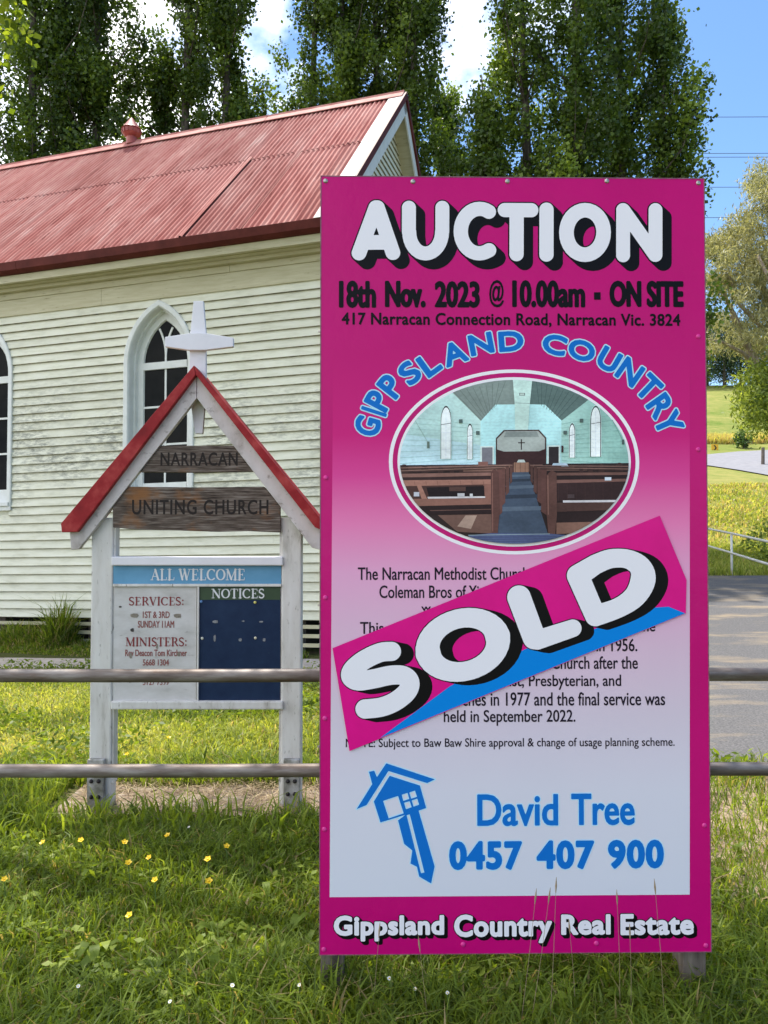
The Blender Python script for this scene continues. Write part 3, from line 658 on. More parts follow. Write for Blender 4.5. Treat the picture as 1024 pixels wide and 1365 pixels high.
loops = [[(345,75),(835,240),(757,277),(368,152),(150,490),(50,530),(205,282),(172,158),(225,148),(252,212)],
 [(380,200),(685,300),(748,525),(672,550),(835,1105),(800,1275),(680,1205),(657,1108),(592,1075),(610,945),(528,880),(466,645),(540,590),(290,665),(222,455)],
 [(315,450),(465,402),(522,575),(372,625)], [(502,390),(560,372),(577,432),(518,452)], [(578,368),(635,350),(655,412),(597,430)],
 [(525,470),(582,455),(602,515),(545,535)], [(603,448),(658,430),(677,490),(620,510)], [(552,595),(583,585),(732,1165),(698,1172)]]
A, B = [], []
for lp in loops:
    q = [SG(*p) for p in P2(lp, s5, o5)]
    for k in range(len(q)): A.append(q[k-1]); B.append(q[k])
A = np.array(A); B = np.array(B); lo = A.min(0); hi = A.max(0); xs, zs, X, Z = grid((lo[0], hi[0], lo[1], hi[1]), .0012, .006); f = outline_sdf(X, Z, A, B)
V, F = contour(xs, zs, f-.003); flat('logo_outline', V, F, -.0009, I_lbl, asg); V, F = contour(xs, zs, f); flat('house_key_logo', V, F, -.0012, I_blu, asg)
# SOLD sticker with its own lettering
stk = [(465.5, 1003), (444, 866), (881, 695), (911.5, 782), (911.5, 826)]
qp = [SG(*p) for p in [(467, 1003), (444, 867), (878, 695), (914, 781), (913, 825)]]
sticker = MB().prism([qp[0], qp[4], qp[3], qp[2], qp[1]], -.0055, -.0047).build('sold_sticker', I_stk, asg)
sticker['label'] = 'magenta and blue diagonal SOLD sticker'
bl = [(507, 986), (600, 918), (700, 870), (790, 845), (870, 817), (890, 816), (912, 825)]
q = [SG(*p) for p in bl]; mesh_obj('sticker_blue_band', [(x, -.0058, z) for x, z in q], [tuple(range(len(q)))], I_cyn, sticker)
s6, o6, o7 = 3.938, (440, 690), (660, 690)
SLD = [
 ('S', o6, 50, [[(322,716),(262,722),(180,760),(122,808),(112,846),(150,868),(230,858),(320,840),(385,843),(418,876),(405,925),(345,975),(270,1005),(186,1014)]]),
 ('O', o6, 60, [[(x, y, 66-16*abs(sin(radians(a)))) for (x, y), a in zip(arcp(694, 685, 186, 138, 0, 360, 36, 14), range(0, 361, 10))]]),
 ('L', o7, 60, [[(120,440,62),(200,652,60)],[(216,664,50),(402,604,46)]]),
 ('D', o7, 58, [[(428,330,58),(520,540,55),(640,500,52),(728,440,58),(770,355,66),(755,288,58),(690,246,50),(600,243,50),(520,272,52),(428,330,58)]]),
]
def crom(pl, closed):
    out = []; n = len(pl); P = [tuple(p)+((50,) if len(p) < 3 else ()) for p in pl]
    for i in range(n-1):
        p0 = P[i-1] if i > 0 else (P[n-2] if closed else P[0]); p1, p2 = P[i], P[i+1]; p3 = P[i+2] if i+2 < n else (P[1] if closed else P[n-1])
        for k in range(5):
            t = k/5; out.append(tuple(.5*(2*b+(c-a)*t+(2*a-5*b+4*c-d)*t*t+(3*b-a-3*c+d)*t**3) for a, b, c, d in zip(p0, p1, p2, p3)))
    return out+[P[-1]]
SLD[0] = SLD[0][:3]+([crom(SLD[0][3][0], False)],)
_d = SLD[3][3][0]; SLD[3] = SLD[3][:3]+([_d[:2]+crom(_d[1:9], False)+[_d[9]]],)
fat(SLD, s6, 'lettering', -.0068, sticker, .0030, (62/s6/431, -14/s6/431), res=.002)
# screws round the edge
M_screw = noisy('screw_metal', [(.3, .28, .26, 1), (.55, .5, .48, 1)], scale=200, rough=.4, metal=.8, bump=0)
M_scp = plain('painted_screw', C(190, 40, 125, K), .4)
for i, (u, v) in enumerate([(432, 239), (548, 241), (674, 242), (807, 243), (930, 247)]+[(434, 1263), (618, 1258), (795, 1258), (941, 1262), (930, 455), (930, 607), (939, 1105), (434, 640), (434, 800), (434, 960), (434, 1106)]):
    x, z = SG(u, v); sc = MB().lathe([(.0075, 0), (.0075, -.0012), (.005, -.0035), (.0022, -.0042)], (x, -.0002, z), 10, 'y'); sc.f = [tuple(reversed(f)) for f in sc.f]
    sc.build('screw', M_screw if i < 5 else M_scp, asg, smooth=False)
for v in (443, 572, 812, 1000):
    x, z = SG(426, v); MB().lathe([(.006, 0), (.006, .005), (.003, .006)], (-PW/2-.004, .012, z), 8, 'z').build('screw', M_screw, asg)

# ---------------------------------------------------------------- timber church sign
SY = 4.09
M_wp = noisy('old_white_paint', [(.34, .32, .27, 1), (.60, .58, .54, 1), (.70, .69, .66, 1)], pos=[.28, .45, .7], scale=9, stretch=(1.5, 1.5, .35), detail=10, spec=.15, rough=.7, bump=.15, bdist=.003,
             second=((.20, .18, .15, 1), 26, (2.2, 2.2, .6), .60, .70))
M_wp2 = noisy('grimy_pink_white_paint', [(.34, .30, .27, 1), (.54, .50, .48, 1), (.64, .60, .59, 1)], pos=[.28, .46, .7], scale=6, stretch=(1.2, 1.2, .8), rough=.65, bump=.15, bdist=.003,
             second=((.18, .15, .12, 1), 18, (1, 1, 1.4), .58, .72))
M_red = noisy('red_paint', [(.20, .012, .015, 1), (.29, .018, .022, 1), (.42, .06, .055, 1)], spec=.15, scale=8, rough=.5, bump=.08, bdist=.003)
M_cross = noisy('clean_white_paint', [(.68, .67, .70, 1), (.76, .75, .78, 1)], scale=6, rough=.5, bump=.03)
M_plank = noisy('weathered_plank', [(.03, .022, .018, 1), (.115, .09, .073, 1), (.24, .205, .175, 1)], pos=[.34, .5, .66], scale=9, stretch=(.8, 4, 12), detail=9, rough=.85, bump=.6, bdist=.004, spec=.1,
             second=((.24, .115, .05, 1), 3.6, (1, 1, 1.5), .53, .70))
M_carve = plain('burnt_letter_groove', (.016, .011, .009, 1), .9)
csg = empty('church_sign', (at(262, 1060, SY).x, SY, 0), 'white timber notice board with small red gabled roof, planks and cross', 'sign')
cx0 = csg.location.x
def G(u, v, Y=SY): p = at(u, v, Y); return (p.x-cx0, p.z)
def cprism(name, pts, Y0, Y1, mat, bevel=.0025, parent=csg, wobble=0):
    q = [G(u, v, Y0) for u, v in pts]
    a = sum(q[i-1][0]*q[i][1]-q[i][0]*q[i-1][1] for i in range(len(q)))
    if a < 0: q = q[::-1]
    return MB().prism(q, Y0-SY, Y1-SY).build(name, mat, parent, bevel=bevel)
# posts
for u0, u1 in ((122, 151), (375.5, 402)):
    a, b = G(u0, 700)[0], G(u1, 700)[0]
    MB().box(a, b, 0, .09, -.15, G(0, 690)[1]).build('post', M_wp, csg, bevel=.008)
for u0, u1 in ((150, 153.5), (372.5, 376)):
    a, b = G(u0, 700)[0], G(u1, 700)[0]
    MB().box(a+.0005, b-.0005, .012, .075, G(0, 1075)[1] if u0 > 300 else G(0, 1045)[1], G(0, 690)[1]).build('cover_strip', M_wp, csg)
M_brk = noisy('weathered_bracket', [(.10, .10, .07, 1), (.26, .25, .22, 1), (.46, .45, .43, 1)], scale=16, rough=.8, bump=.4, bdist=.004)
for u0, u1 in ((119, 141), (379, 400)):
    a, b = G(u0, 1050)[0], G(u1, 1050)[0]
    br = MB().box(a, b, -.035, -.0015, -.02, G(0, 1018)[1]+.03).build('bracket', M_brk, csg, bevel=.004)
    for v in (1041, 1062 if u0 < 200 else 1058):
        for du in (.28, .72):
            x = a+(b-a)*du; z = G(0, v, SY-.03)[1]
            bo = MB().lathe([(.011, 0), (.011, -.004), (.008, -.010), (.003, -.013)], (x, -.035, z), 8, 'y'); bo.f = [tuple(reversed(f)) for f in bo.f]; bo.build('bolt', plain('dark_bolt', (.03, .025, .025, 1), .6, .6) if 'dark_bolt' not in bpy.data.materials else bpy.data.materials['dark_bolt'], br)
# rafters (two pairs) and red roof boards
for dy, nm in ((-.04, 'rafter'), (.095, 'rafter')):
    cprism(nm, [(262, 497), (93, 710), (95, 733), (105, 732), (262, 531)], SY+dy, SY+dy+.036, M_wp2)
    cprism(nm, [(262.6, 497), (262.6, 531), (416, 730), (430, 734), (431, 697)], SY+dy, SY+dy+.036, M_wp2)
cprism('roof_board', [(258.5, 487), (81, 698), (82.5, 709.5), (102.5, 709), (261, 499.5)], SY-.075, SY+.19, M_red)
cprism('roof_board', [(259, 487), (261.5, 500), (420, 703), (432, 708), (432, 697)], SY-.075, SY+.19, M_red)
# cross
CY = SY+.045
cprism('cross', [(258, 401), (271, 401), (274.5, 444), (274.5, 520), (270, 578), (260, 578), (252, 520), (253.5, 444)], CY, CY+.028, M_cross)
cprism('cross_arm', [(220, 449), (254, 444), (274, 444), (311, 450), (311, 462), (274, 466.5), (252, 466.5), (220, 462)], CY-.03, CY-.001, M_cross)
# carved planks
def plank(pts, words, box, grow):
    p = cprism('name_plank', pts, SY-.028, SY-.002, M_plank, .003)
    b = [G(box[0], box[3], SY-.029), G(box[1], box[2], SY-.029)]
    rnd = random.Random(len(words)); n = len(words); 
    lettering('carved_lettering', words, (b[0][0], b[1][0], b[0][1], b[1][1]), -.0287, M_carve, p, grow, .0012, space=1.12); return p
plank([(214, 594), (311, 594), (324, 611), (338, 628.6), (262, 630), (187, 629.5), (199, 613)], 'NARRACAN', (214, 317, 603, 621), .0016)
plank([(171, 648.6), (260, 649.6), (352, 648.6), (373.5, 674), (374, 710), (330, 708), (290, 709), (230, 707), (180, 706), (150.5, 703), (150, 676)], 'UNITING CHURCH', (176, 358, 666, 686), .0016)
# notice board frame and panels
def fbox(name, u0, u1, v0, v1, y0, y1, mat, bevel=.003, parent=csg):
    a = G(u0, v1, SY+y0); b = G(u1, v0, SY+y0)
    return MB().box(a[0], b[0], y0, y1, a[1], b[1]).build(name, mat, parent, bevel=bevel)
fbox('top_rail', 148, 377, 742, 754, -.022, .05, M_cross, .006); fbox('bottom_rail', 147.5, 377, 935, 946, -.022, .05, M_wp, .006)
fbox('thin_rail', 150.5, 375, 778.5, 782, -.008, .03, M_wp, .002); fbox('dividing_strip', 262, 265.5, 782.4, 934.6, -.006, .03, M_wp, .002)
M_blue = noisy('sky_blue_paint', [(.085, .26, .42, 1), (.12, .32, .50, 1)], scale=8, rough=.5, bump=.05)
hd = fbox('header_panel', 151, 375, 754.3, 778.2, .006, .04, M_blue, 0)
M_pw = noisy('stained_white_panel', [(.34, .33, .30, 1), (.50, .49, .47, 1), (.60, .59, .58, 1)], pos=[.25, .42, .65], scale=5, stretch=(1, 1, 2.2), rough=.55, bump=.05,
             second=((.16, .15, .13, 1), 14, (1, 1, 3.5), .63, .8))
lp_ = fbox('service_panel', 151.5, 262.2, 782.3, 934.6, .006, .04, M_pw, 0)
M_navy = noisy('navy_paint', [(.010, .022, .058, 1), (.016, .034, .078, 1)], spec=.12, scale=12, rough=.5, bump=.1, bdist=.002, second=((.06, .10, .12, 1), 30, (1, 1, 1), .68, .8))
np_ = fbox('notices_panel', 265.3, 374, 782.3, 934.6, .006, .04, M_navy, 0)
M_grn = noisy('dark_green_paint', [(.022, .05, .022, 1), (.035, .07, .03, 1)], scale=9, rough=.5, bump=0)
def gb(u0, u1, v0, v1, Y=SY): a = G(u0, v1, Y); b = G(u1, v0, Y); return (a[0], b[0], a[1], b[1])
gbx = gb(265.6, 373.8, 782.6, 799.5, SY+.005)
gh = mesh_obj('notices_heading_band', [(gbx[0], .0048, gbx[2]), (gbx[1], .0048, gbx[2]), (gbx[1], .0048, gbx[3]), (gbx[0], .0048, gbx[3])], [(0, 1, 2, 3)], M_grn, np_)
M_lw = plain('letter_white', (.66, .68, .70, 1), .5); M_lr = plain('letter_dark_red', (.20, .018, .020, 1), .6); M_lr2 = plain('letter_faded_red', (.24, .075, .065, 1), .7)
serif_text('lettering', 'ALL WELCOME', gb(200.5, 327, 758.5, 773.5), .0040, M_lw, hd)
serif_text('lettering', 'NOTICES', gb(282, 353, 785, 797.5), .0036, M_lw, np_)
serif_text('lettering', 'SERVICES:', gb(171, 246, 796, 807), .0046, M_lr, lp_); serif_text('lettering', 'MINISTERS:', gb(167, 250, 850, 861.5), .0046, M_lr, lp_)
for s_, a, b, c, d in (('1ST & 3RD', 190, 226, 815, 824), ('SUNDAY 11AM', 183.5, 232, 827.5, 837), ('Rev Deacon Tom Kirchner', 166.5, 249, 866, 875), ('5668 1304', 190, 225, 879, 887.5), ('5127 7399', 190, 225, 905.5, 913.5)):
    bx = gb(a, b, c, d); lettering('lettering', s_, bx, .0046, M_lr2, lp_, .0008, .0008)
M_tape = noisy('old_tape', [(.16, .14, .11, 1), (.28, .25, .2, 1)], scale=60, rough=.8, bump=0); M_res = noisy('glue_mark', [(.10, .11, .12, 1), (.3, .31, .33, 1)], scale=120, rough=.8, bump=0)
M_grim = plain('dark_grime_mark', (.05, .045, .04, 1), .9)
def patch(name, u, v, w, h, mat, par, y=.0044, seed=0):
    r = random.Random(seed); c = G(u, v); w /= 250.6; h /= 250.6; n = 7
    P = [(c[0]+w/2*max(-1, min(1, 1.25*cos(2*pi*k/n)))*r.uniform(.8, 1.05), y, c[1]+h/2*max(-1, min(1, 1.25*sin(2*pi*k/n)))*r.uniform(.8, 1.05)) for k in range(n)]
    mesh_obj(name, P, [tuple(range(n))], mat, par)
for i, (u, v, w, h) in enumerate([(179, 820.5, 11, 6), (236.5, 821, 11, 6)]): patch('tape_mark', u, v, w, h, M_tape, lp_, seed=i)
for i, (u, v, w, h) in enumerate([(176, 840, 5, 5), (160, 809, 4, 2.4), (209, 862, 3, 7), (174, 874, 4, 8), (238, 872, 4, 7), (173, 908, 4, 5)]): patch('tape_mark', u, v, w, h, M_grim if i < 2 else M_tape, lp_, y=.0042, seed=i+9)
for i, (u, v, w, h) in enumerate([(286, 851, 3, 9), (287, 829, 8, 4), (324, 828, 6, 4), (348, 829, 9, 5), (320, 853, 8, 8), (352, 853, 7, 9)]): patch('glue_mark', u, v, w, h, M_res, np_, seed=i+20) if i < 2 else patch('glue_mark', u, v, w*.6, h*.5, M_navy if False else M_res, np_, seed=i+20)
for u, v, c in ((268, 802, (.12, .25, .5, 1)), (340, 803, (.6, .55, .15, 1)), (269.5, 851, (.6, .6, .5, 1)), (340.5, 850.5, (.65, .62, .45, 1))):
    x, z = G(u, v); pp = MB().lathe([(.007, 0), (.0075, -.004), (.003, -.007)], (x, .0056, z), 10, 'y'); pp.f = [tuple(reversed(f)) for f in pp.f]; pp.build('drawing_pin', plain('pin_%s' % ('blue' if c[2] > .4 and c[0] < .2 else 'yellow'), c, .4), np_)
# ---------------------------------------------------------------- pipe fence
M_pipe = noisy('weathered_galvanised_pipe', [(.085, .06, .048, 1), (.17, .138, .12, 1), (.30, .27, .25, 1)], pos=[.3, .5, .72], scale=7, stretch=(.8, 5, 5), detail=9, rough=.55, metal=.35, bump=.2, bdist=.002,
               second=((.11, .055, .03, 1), 10, (.5, 2, 2), .6, .76))
FY = 2.75
pf = empty('pipe_fence', (0, FY, 0), 'two rail galvanised steel pipe fence running behind the auction sign', 'fence')
for v0, v1, r in ((900.5, 899, .0235), (1027.5, 1025, .0235)):
    a = at(0, v0, FY); b = at(1024, v1, FY); d = (b-a)/(b.x-a.x); 
    pts = [(x, 0, a.z+d.z*(x-a.x)+.0015*sin(x*2.3)) for x in np.linspace(-3.4, 4.2, 20)]
    MB().tube(pts, r, 20).build('rail', M_pipe, pf, smooth=True)
for x in (-3.2, .45, 4.1):
    MB().tube([(x, .05, -.3), (x, .05, 1.0)], .027, 16).build('post', M_pipe, pf, smooth=True)
# ---------------------------------------------------------------- church
TH = radians(16.1); CP = Vector((-2.86, 9.76, 0)); ca, sa = cos(TH), sin(TH)
church = empty('church_building', CP, 'old cream weatherboard church with red corrugated iron roof and lancet windows', 'church', rot=(0, 0, -TH))
SH = .0205
sh = lambda p: (p[0], p[1], p[2]+SH*p[0])
def board_mat():
    m = noisy('cream_weatherboard_paint', [(.60, .59, .47, 1), (.72, .71, .585, 1), (.77, .76, .65, 1)], pos=[.3, .5, .7], scale=3.0, stretch=(1, 1, 5), rough=.7, bump=.08, bdist=.002, per_object=.09, spec=.15)
    nt = m.node_tree; L = nt.links.new; b = nt.nodes['Principled BSDF']; src = b.inputs['Base Color'].links[0].from_socket
    t = N(nt, 'ShaderNodeTexCoord'); sp = N(nt, 'ShaderNodeSeparateXYZ'); L(t.outputs['Object'], sp.inputs[0])
    # mould lives in a belt at mid height of the wall
    a = N(nt, 'ShaderNodeMath', operation='SUBTRACT'); a.inputs[1].default_value = 2.55; L(sp.outputs['Z'], a.inputs[0])
    a2 = N(nt, 'ShaderNodeMath', operation='ABSOLUTE'); L(a.outputs[0], a2.inputs[0])
    mr = N(nt, 'ShaderNodeMapRange'); mr.inputs['From Min'].default_value = .15; mr.inputs['From Max'].default_value = 1.15; mr.inputs['To Min'].default_value = 1; mr.inputs['To Max'].default_value = 0; L(a2.outputs[0], mr.inputs['Value'])
    mp1 = N(nt, 'ShaderNodeMapping'); mp1.inputs['Scale'].default_value = (.9, 1, 1.2); mp1.inputs['Location'].default_value = (.35, 0, .4); n1 = N(nt, 'ShaderNodeTexNoise', i_Scale=1.0, i_Detail=3.0); L(t.outputs['Object'], mp1.inputs[0]); L(mp1.outputs[0], n1.inputs['Vector'])
    r1 = N(nt, 'ShaderNodeValToRGB'); r1.color_ramp.elements[0].position = .40; r1.color_ramp.elements[1].position = .56; L(n1.outputs[0], r1.inputs[0])
    mp2 = N(nt, 'ShaderNodeMapping'); mp2.inputs['Scale'].default_value = (1.6, 1, 5.5); n2 = N(nt, 'ShaderNodeTexNoise', i_Scale=5.0, i_Detail=9.0, i_Roughness=.75); L(t.outputs['Object'], mp2.inputs[0]); L(mp2.outputs[0], n2.inputs['Vector'])
    r2 = N(nt, 'ShaderNodeValToRGB'); r2.color_ramp.elements[0].position = .44; r2.color_ramp.elements[1].position = .60; L(n2.outputs[0], r2.inputs[0])
    m1 = N(nt, 'ShaderNodeMath', operation='MULTIPLY'); m2 = N(nt, 'ShaderNodeMath', operation='MULTIPLY'); L(mr.outputs[0], m1.inputs[0]); L(r1.outputs[0], m1.inputs[1]); L(m1.outputs[0], m2.inputs[0]); L(r2.outputs[0], m2.inputs[1])
    mx = N(nt, 'ShaderNodeMix', data_type='RGBA'); mx.inputs['B'].default_value = (.26, .265, .23, 1); L(m2.outputs[0], mx.inputs['Factor']); L(src, mx.inputs['A']); L(mx.outputs['Result'], b.inputs['Base Color'])
    return m
M_board = board_mat()
M_lip = noisy('shaded_grimy_board_lip', [(.07, .062, .035, 1), (.22, .20, .13, 1), (.42, .39, .28, 1)], pos=[.3, .5, .7], scale=9, stretch=(1, 1, 3), rough=.9, bump=0)  # shadow line under each board put into the lip colour, along with grime
M_trim = noisy('cream_trim_paint', [(.46, .42, .28, 1), (.58, .54, .39, 1)], scale=4, stretch=(.6, 1, 6), rough=.6, bump=.1, bdist=.003, spec=.15, second=((.24, .20, .11, 1), 8, (.7, 1, 6), .6, .75))
M_win = noisy('white_window_paint', [(.62, .64, .62, 1), (.74, .75, .74, 1)], scale=7, rough=.5, bump=.06, bdist=.002, second=((.42, .40, .33, 1), 12, (1, 1, 1), .66, .8))
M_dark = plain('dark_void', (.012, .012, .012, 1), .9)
M_glass = noisy('dark_window_glass', [(.003, .004, .004, 1), (.009, .010, .010, 1)], scale=6, rough=.05, bump=.04, bdist=.004, spec=.06, second=((.09, .10, .10, 1), 26, (1, 1, 1), .70, .82))
M_roof = noisy('faded_red_corrugated_iron', [(.22, .045, .038, 1), (.33, .10, .085, 1), (.41, .18, .155, 1), (.52, .34, .30, 1)], pos=[.22, .42, .60, .80], scale=2.4, stretch=(2.2, .35, .35), detail=8, spec=.08, rough=.75, bump=.05, bdist=.003,
               per_object=.16, second=((.16, .028, .024, 1), 7, (5, .3, .3), .56, .72))
M_ridge = noisy('faded_ridge_capping', [(.30, .08, .07, 1), (.44, .22, .19, 1)], spec=.1, scale=6, rough=.7, bump=.1, bdist=.003)
M_flash = noisy('chalky_white_flashing', [(.42, .34, .31, 1), (.62, .57, .54, 1), (.68, .66, .63, 1)], pos=[.25, .4, .7], scale=4, rough=.7, spec=.1, bump=.05)
M_gut = noisy('maroon_gutter_paint', [(.075, .013, .010, 1), (.13, .026, .02, 1)], spec=.15, scale=5, rough=.6, bump=.08, bdist=.003)
SE, SGA = 2.2, 2.45      # wall end, roof end
SW = -10.0
DEP = 6.0; ZB = .38; ZT = 4.456; NR = 36; PIT = (ZT-ZB)/NR
w0, R0, cxr, zs_, za = .5085, .836, -.3275, 3.66, 0
def hw(z, d):
    if z <= zs_: return w0-d
    q = (R0-d)**2-(z-zs_)**2
    return max(0, sqrt(q)+cxr) if q > 0 else 0
WINS = [0.0, -2.75, -5.5, -8.25]; ZSILL = 1.84
rnd = random.Random(4)
def board(x0, x1, zb, x0t=None, x1t=None, parent=church, jit=0):
    """lapped weatherboard, bottom edge proud; x0t/x1t = ends of its upper edge"""
    x0t = x0 if x0t is None else x0t; x1t = x1 if x1t is None else x1t
    if x1-x0 < .01 and x1t-x0t < .01: return
    zt = zb+PIT+.012; yb = -.034-jit; yt = -.006; sag = rnd.uniform(-.0012, .0012)
    n = max(1, int((x1-x0)/.9)); V = []; F = []
    for i in range(n+1):
        t = i/n; xb = x0+(x1-x0)*t; xt = x0t+(x1t-x0t)*t; w = sag*sin(t*3)+.0008*sin(xb*3+zb*7)
        V += [(xb, 0, zb+w), (xb, yb+w, zb+w), (xb, yb+w, zb+.006+w), (xt, yt, zt+w)]
    for i in range(n):
        a, b = 4*i, 4*i+4
        F += [(a, b, b+1, a+1), (a+1, b+1, b+2, a+2), (a+2, b+2, b+3, a+3)]
    F += [(0, 1, 2, 3), (4*n+3, 4*n+2, 4*n+1, 4*n)]
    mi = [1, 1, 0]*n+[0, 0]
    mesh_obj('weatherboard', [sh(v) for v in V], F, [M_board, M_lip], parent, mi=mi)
for k in range(NR):
    zb = ZB+k*PIT; zt = zb+PIT; segs = []
    cuts = []
    for c in WINS:
        if zt > ZSILL-.02:
            a = hw(zb, .04) if zb > ZSILL-.02 else w0-.04; b = hw(zt, .04)
            if a > 0 or b > 0: cuts.append((c, a, b))
    cuts.sort()
    xl = (SW, SW)
    joints = rnd.uniform(-.2, 1.9)
    for c, a, b in cuts:
        board(xl[0], c-a, zb, xl[1], c-b); xl = (c+a, c+b)
    if not cuts and k > 0:
        board(xl[0], joints, zb); board(joints+.002, SE, zb)
    else: board(xl[0], SE, zb, xl[1], SE)
# inner shell behind the boards (front wall has openings, so only dark backing set back)
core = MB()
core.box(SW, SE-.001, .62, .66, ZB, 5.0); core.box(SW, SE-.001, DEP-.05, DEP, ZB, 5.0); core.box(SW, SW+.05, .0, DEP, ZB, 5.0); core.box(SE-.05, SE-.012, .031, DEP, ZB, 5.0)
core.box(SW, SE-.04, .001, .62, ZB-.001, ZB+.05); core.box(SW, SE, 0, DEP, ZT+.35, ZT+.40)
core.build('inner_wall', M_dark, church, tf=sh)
# piers of wall between the windows, just behind the boards
edges = [SW]+[v for c in sorted(WINS) for v in (c-w0+.075, c+w0-.075)]+[SE-.013]
pier = MB()
for i in range(0, len(edges), 2): pier.box(edges[i], edges[i+1], .001, .03, ZB+.001, ZT+.3)
for c in WINS:
    pier.box(c-w0+.075, c+w0-.075, .001, .03, ZB+.001, ZSILL)
    n = 14
    for k in range(n):
        z0 = zs_+(ZT-zs_)*k/n; z1 = zs_+(ZT-zs_)*(k+1)/n; h = hw(z0, .06)
        if h < w0-.075:
            pier.box(c-w0+.075, c-h, .001, .03, z0, z1); pier.box(c+h, c+w0-.075, .001, .03, z0, z1)
    pier.box(c-w0+.075, c+w0-.075, .001, .03, ZT, ZT+.3)
pier.build('wall_frame', M_board, church, tf=sh)
# corner boards, frieze, eaves
MB().box(SE-.005, SE+.035, -.042, .07, ZB-.02, ZT+.2).build('corner_board', M_trim, church, tf=sh)
frz = [(.0, -.034, ZT-.004, ZT+.215), (0, -.050, ZT+.2155, ZT+.30), (0, -.12, ZT+.3005, ZT+.345), (0, -.20, ZT+.3455, ZT+.40)]
for i, (a, b, z0, z1) in enumerate(frz):
    xs_ = [SW, -5.3, -.86, SE] if i == 0 else [SW, -3.4, 1.0, SE+.2 if i > 1 else SE]
    for j in range(3): MB().box(xs_[j]+.001, xs_[j+1]-.001, b, .05, z0, z1).build('frieze_board', M_trim, church, bevel=.003, tf=sh)
MB().box(SW, SGA-.03, -.27, -.201, ZT+.36, ZT+.375).build('soffit', M_trim, church, tf=sh)
MB().box(SW, SGA-.01, -.285, -.265, ZT+.35, 5.0).build('fascia', M_trim, church, tf=sh)
gp = [(-.285, 4.90), (-.33, 4.905), (-.385, 4.935), (-.395, 5.0), (-.40, 5.035), (-.392, 5.037), (-.385, 5.0), (-.372, 4.95), (-.33, 4.915), (-.29, 4.912), (-.286, 5.03), (-.284, 5.03)]
def extr(prof, x0, x1, name, mat, parent=church, n=1):
    V = []; F = []; m = len(prof)
    for i in range(n+1):
        x = x0+(x1-x0)*i/n; V += [sh((x, y, z)) for y, z in prof]
    for i in range(n):
        for k in range(m): k2 = (k+1) % m; F.append((i*m+k, (i+1)*m+k, (i+1)*m+k2, i*m+k2))
    F.append(tuple(reversed(range(m)))); F.append(tuple(n*m+k for k in range(m)))
    return mesh_obj(name, V, F, mat, parent)
for a, b in ((SW, -6.2), (-6.195, -1.9), (-1.895, SGA+.02)): extr(gp, a, b, 'gutter', M_gut)
# roof
EY, EZ, RY, RZ = -.345, 5.045, 3.0, 8.335
LS = sqrt((RY-EY)**2+(RZ-EZ)**2); ty, tz = (RY-EY)/LS, (RZ-EZ)/LS; ny_, nz__ = -tz, ty
def sheetm(sa_, sb_, t0, t1, lift, side=1, edge_lift=0, dead=0):
    n = int(round((sb_-sa_)/.0762*6)); V = []; F = []
    for k in range(n+1):
        s = sa_+(sb_-sa_)*k/n; h = .016*cos((s-.485)/.0762*2*pi)+lift
        q = max(0, 1-(sb_-s)/.16); h += edge_lift*q*q
        for t in (t0, (t0+t1)/2, t1):
            hh = h if t > .1 else h
            y = EY+ty*t+ny_*hh; z = EZ+tz*t+nz__*hh
            if side < 0: y = 2*RY-y
            V.append(sh((s, y, z)))
    for k in range(n):
        a, b = 3*k, 3*k+3
        for j in (0, 1): F.append((a+j, b+j, b+j+1, a+j+1) if side > 0 else (a+j, a+j+1, b+j+1, b+j))
    return mesh_obj('roof_sheet', V, F, M_roof, church, smooth=True)
ed = [.485+.762*j for j in range(-13, 3)]+[2.44]
for side in (1, -1):
    for i in range(len(ed)-1):
        a, b = ed[i], ed[i+1]; r = rnd.uniform
        el = .045 if (side > 0 and abs(b-.485) < .01) else (.014 if i % 3 == 1 else 0)
        sheetm(a, b+.05*(i < len(ed)-2), 0+r(-.008, .008), 2.72+r(-.01, .01), .003*(i % 2), side, el)
        sheetm(a, b+.05*(i < len(ed)-2), 2.62, LS-.03, .009+.003*(i % 2), side, .012 if i % 4 == 2 else 0)
# ridge, vent
rp_ = [(RY-.17, RZ-.135), (RY-.045, RZ-.01), (RY-.03, RZ+.03), (RY, RZ+.042), (RY+.03, RZ+.03), (RY+.045, RZ-.01), (RY+.17, RZ-.135), (RY+.165, RZ-.145), (RY, RZ-.01), (RY-.165, RZ-.145)]
for a, b in ((SW, -6.9), (-6.88, -4.5), (-4.49, -2.2), (-2.19, .1), (.11, SGA+.0)): extr([(y, z+.035) for y, z in rp_], a, b, 'ridge_cap', M_ridge)
vx = -2.50
vt = MB().lathe([(.09, -.08), (.09, .05), (.12, .07), (.155, .11), (.165, .16), (.15, .19), (.17, .195), (.155, .21), (.09, .30), (.03, .385), (.012, .40), (.004, .405)], (vx, RY-.02, RZ+.07+SH*vx), 20)
vent = vt.build('roof_vent', M_gut, church, smooth=False); vent.data.materials[0] = noisy('red_vent_paint', [(.24, .04, .035, 1), (.42, .11, .09, 1)], scale=9, rough=.4, bump=.05)
for k in range(14):
    a = 2*pi*k/14; MB().prism([(.11, .07), (.17, .12), (.178, .17), (.15, .195)], -.004, .004).build('vent_fin', vent.data.materials[0], vent, tf=lambda p: (vx+p[0]*cos(a)-p[1]*sin(a), RY-.02+p[0]*sin(a)+p[1]*cos(a), RZ+.07+SH*vx+p[2]))
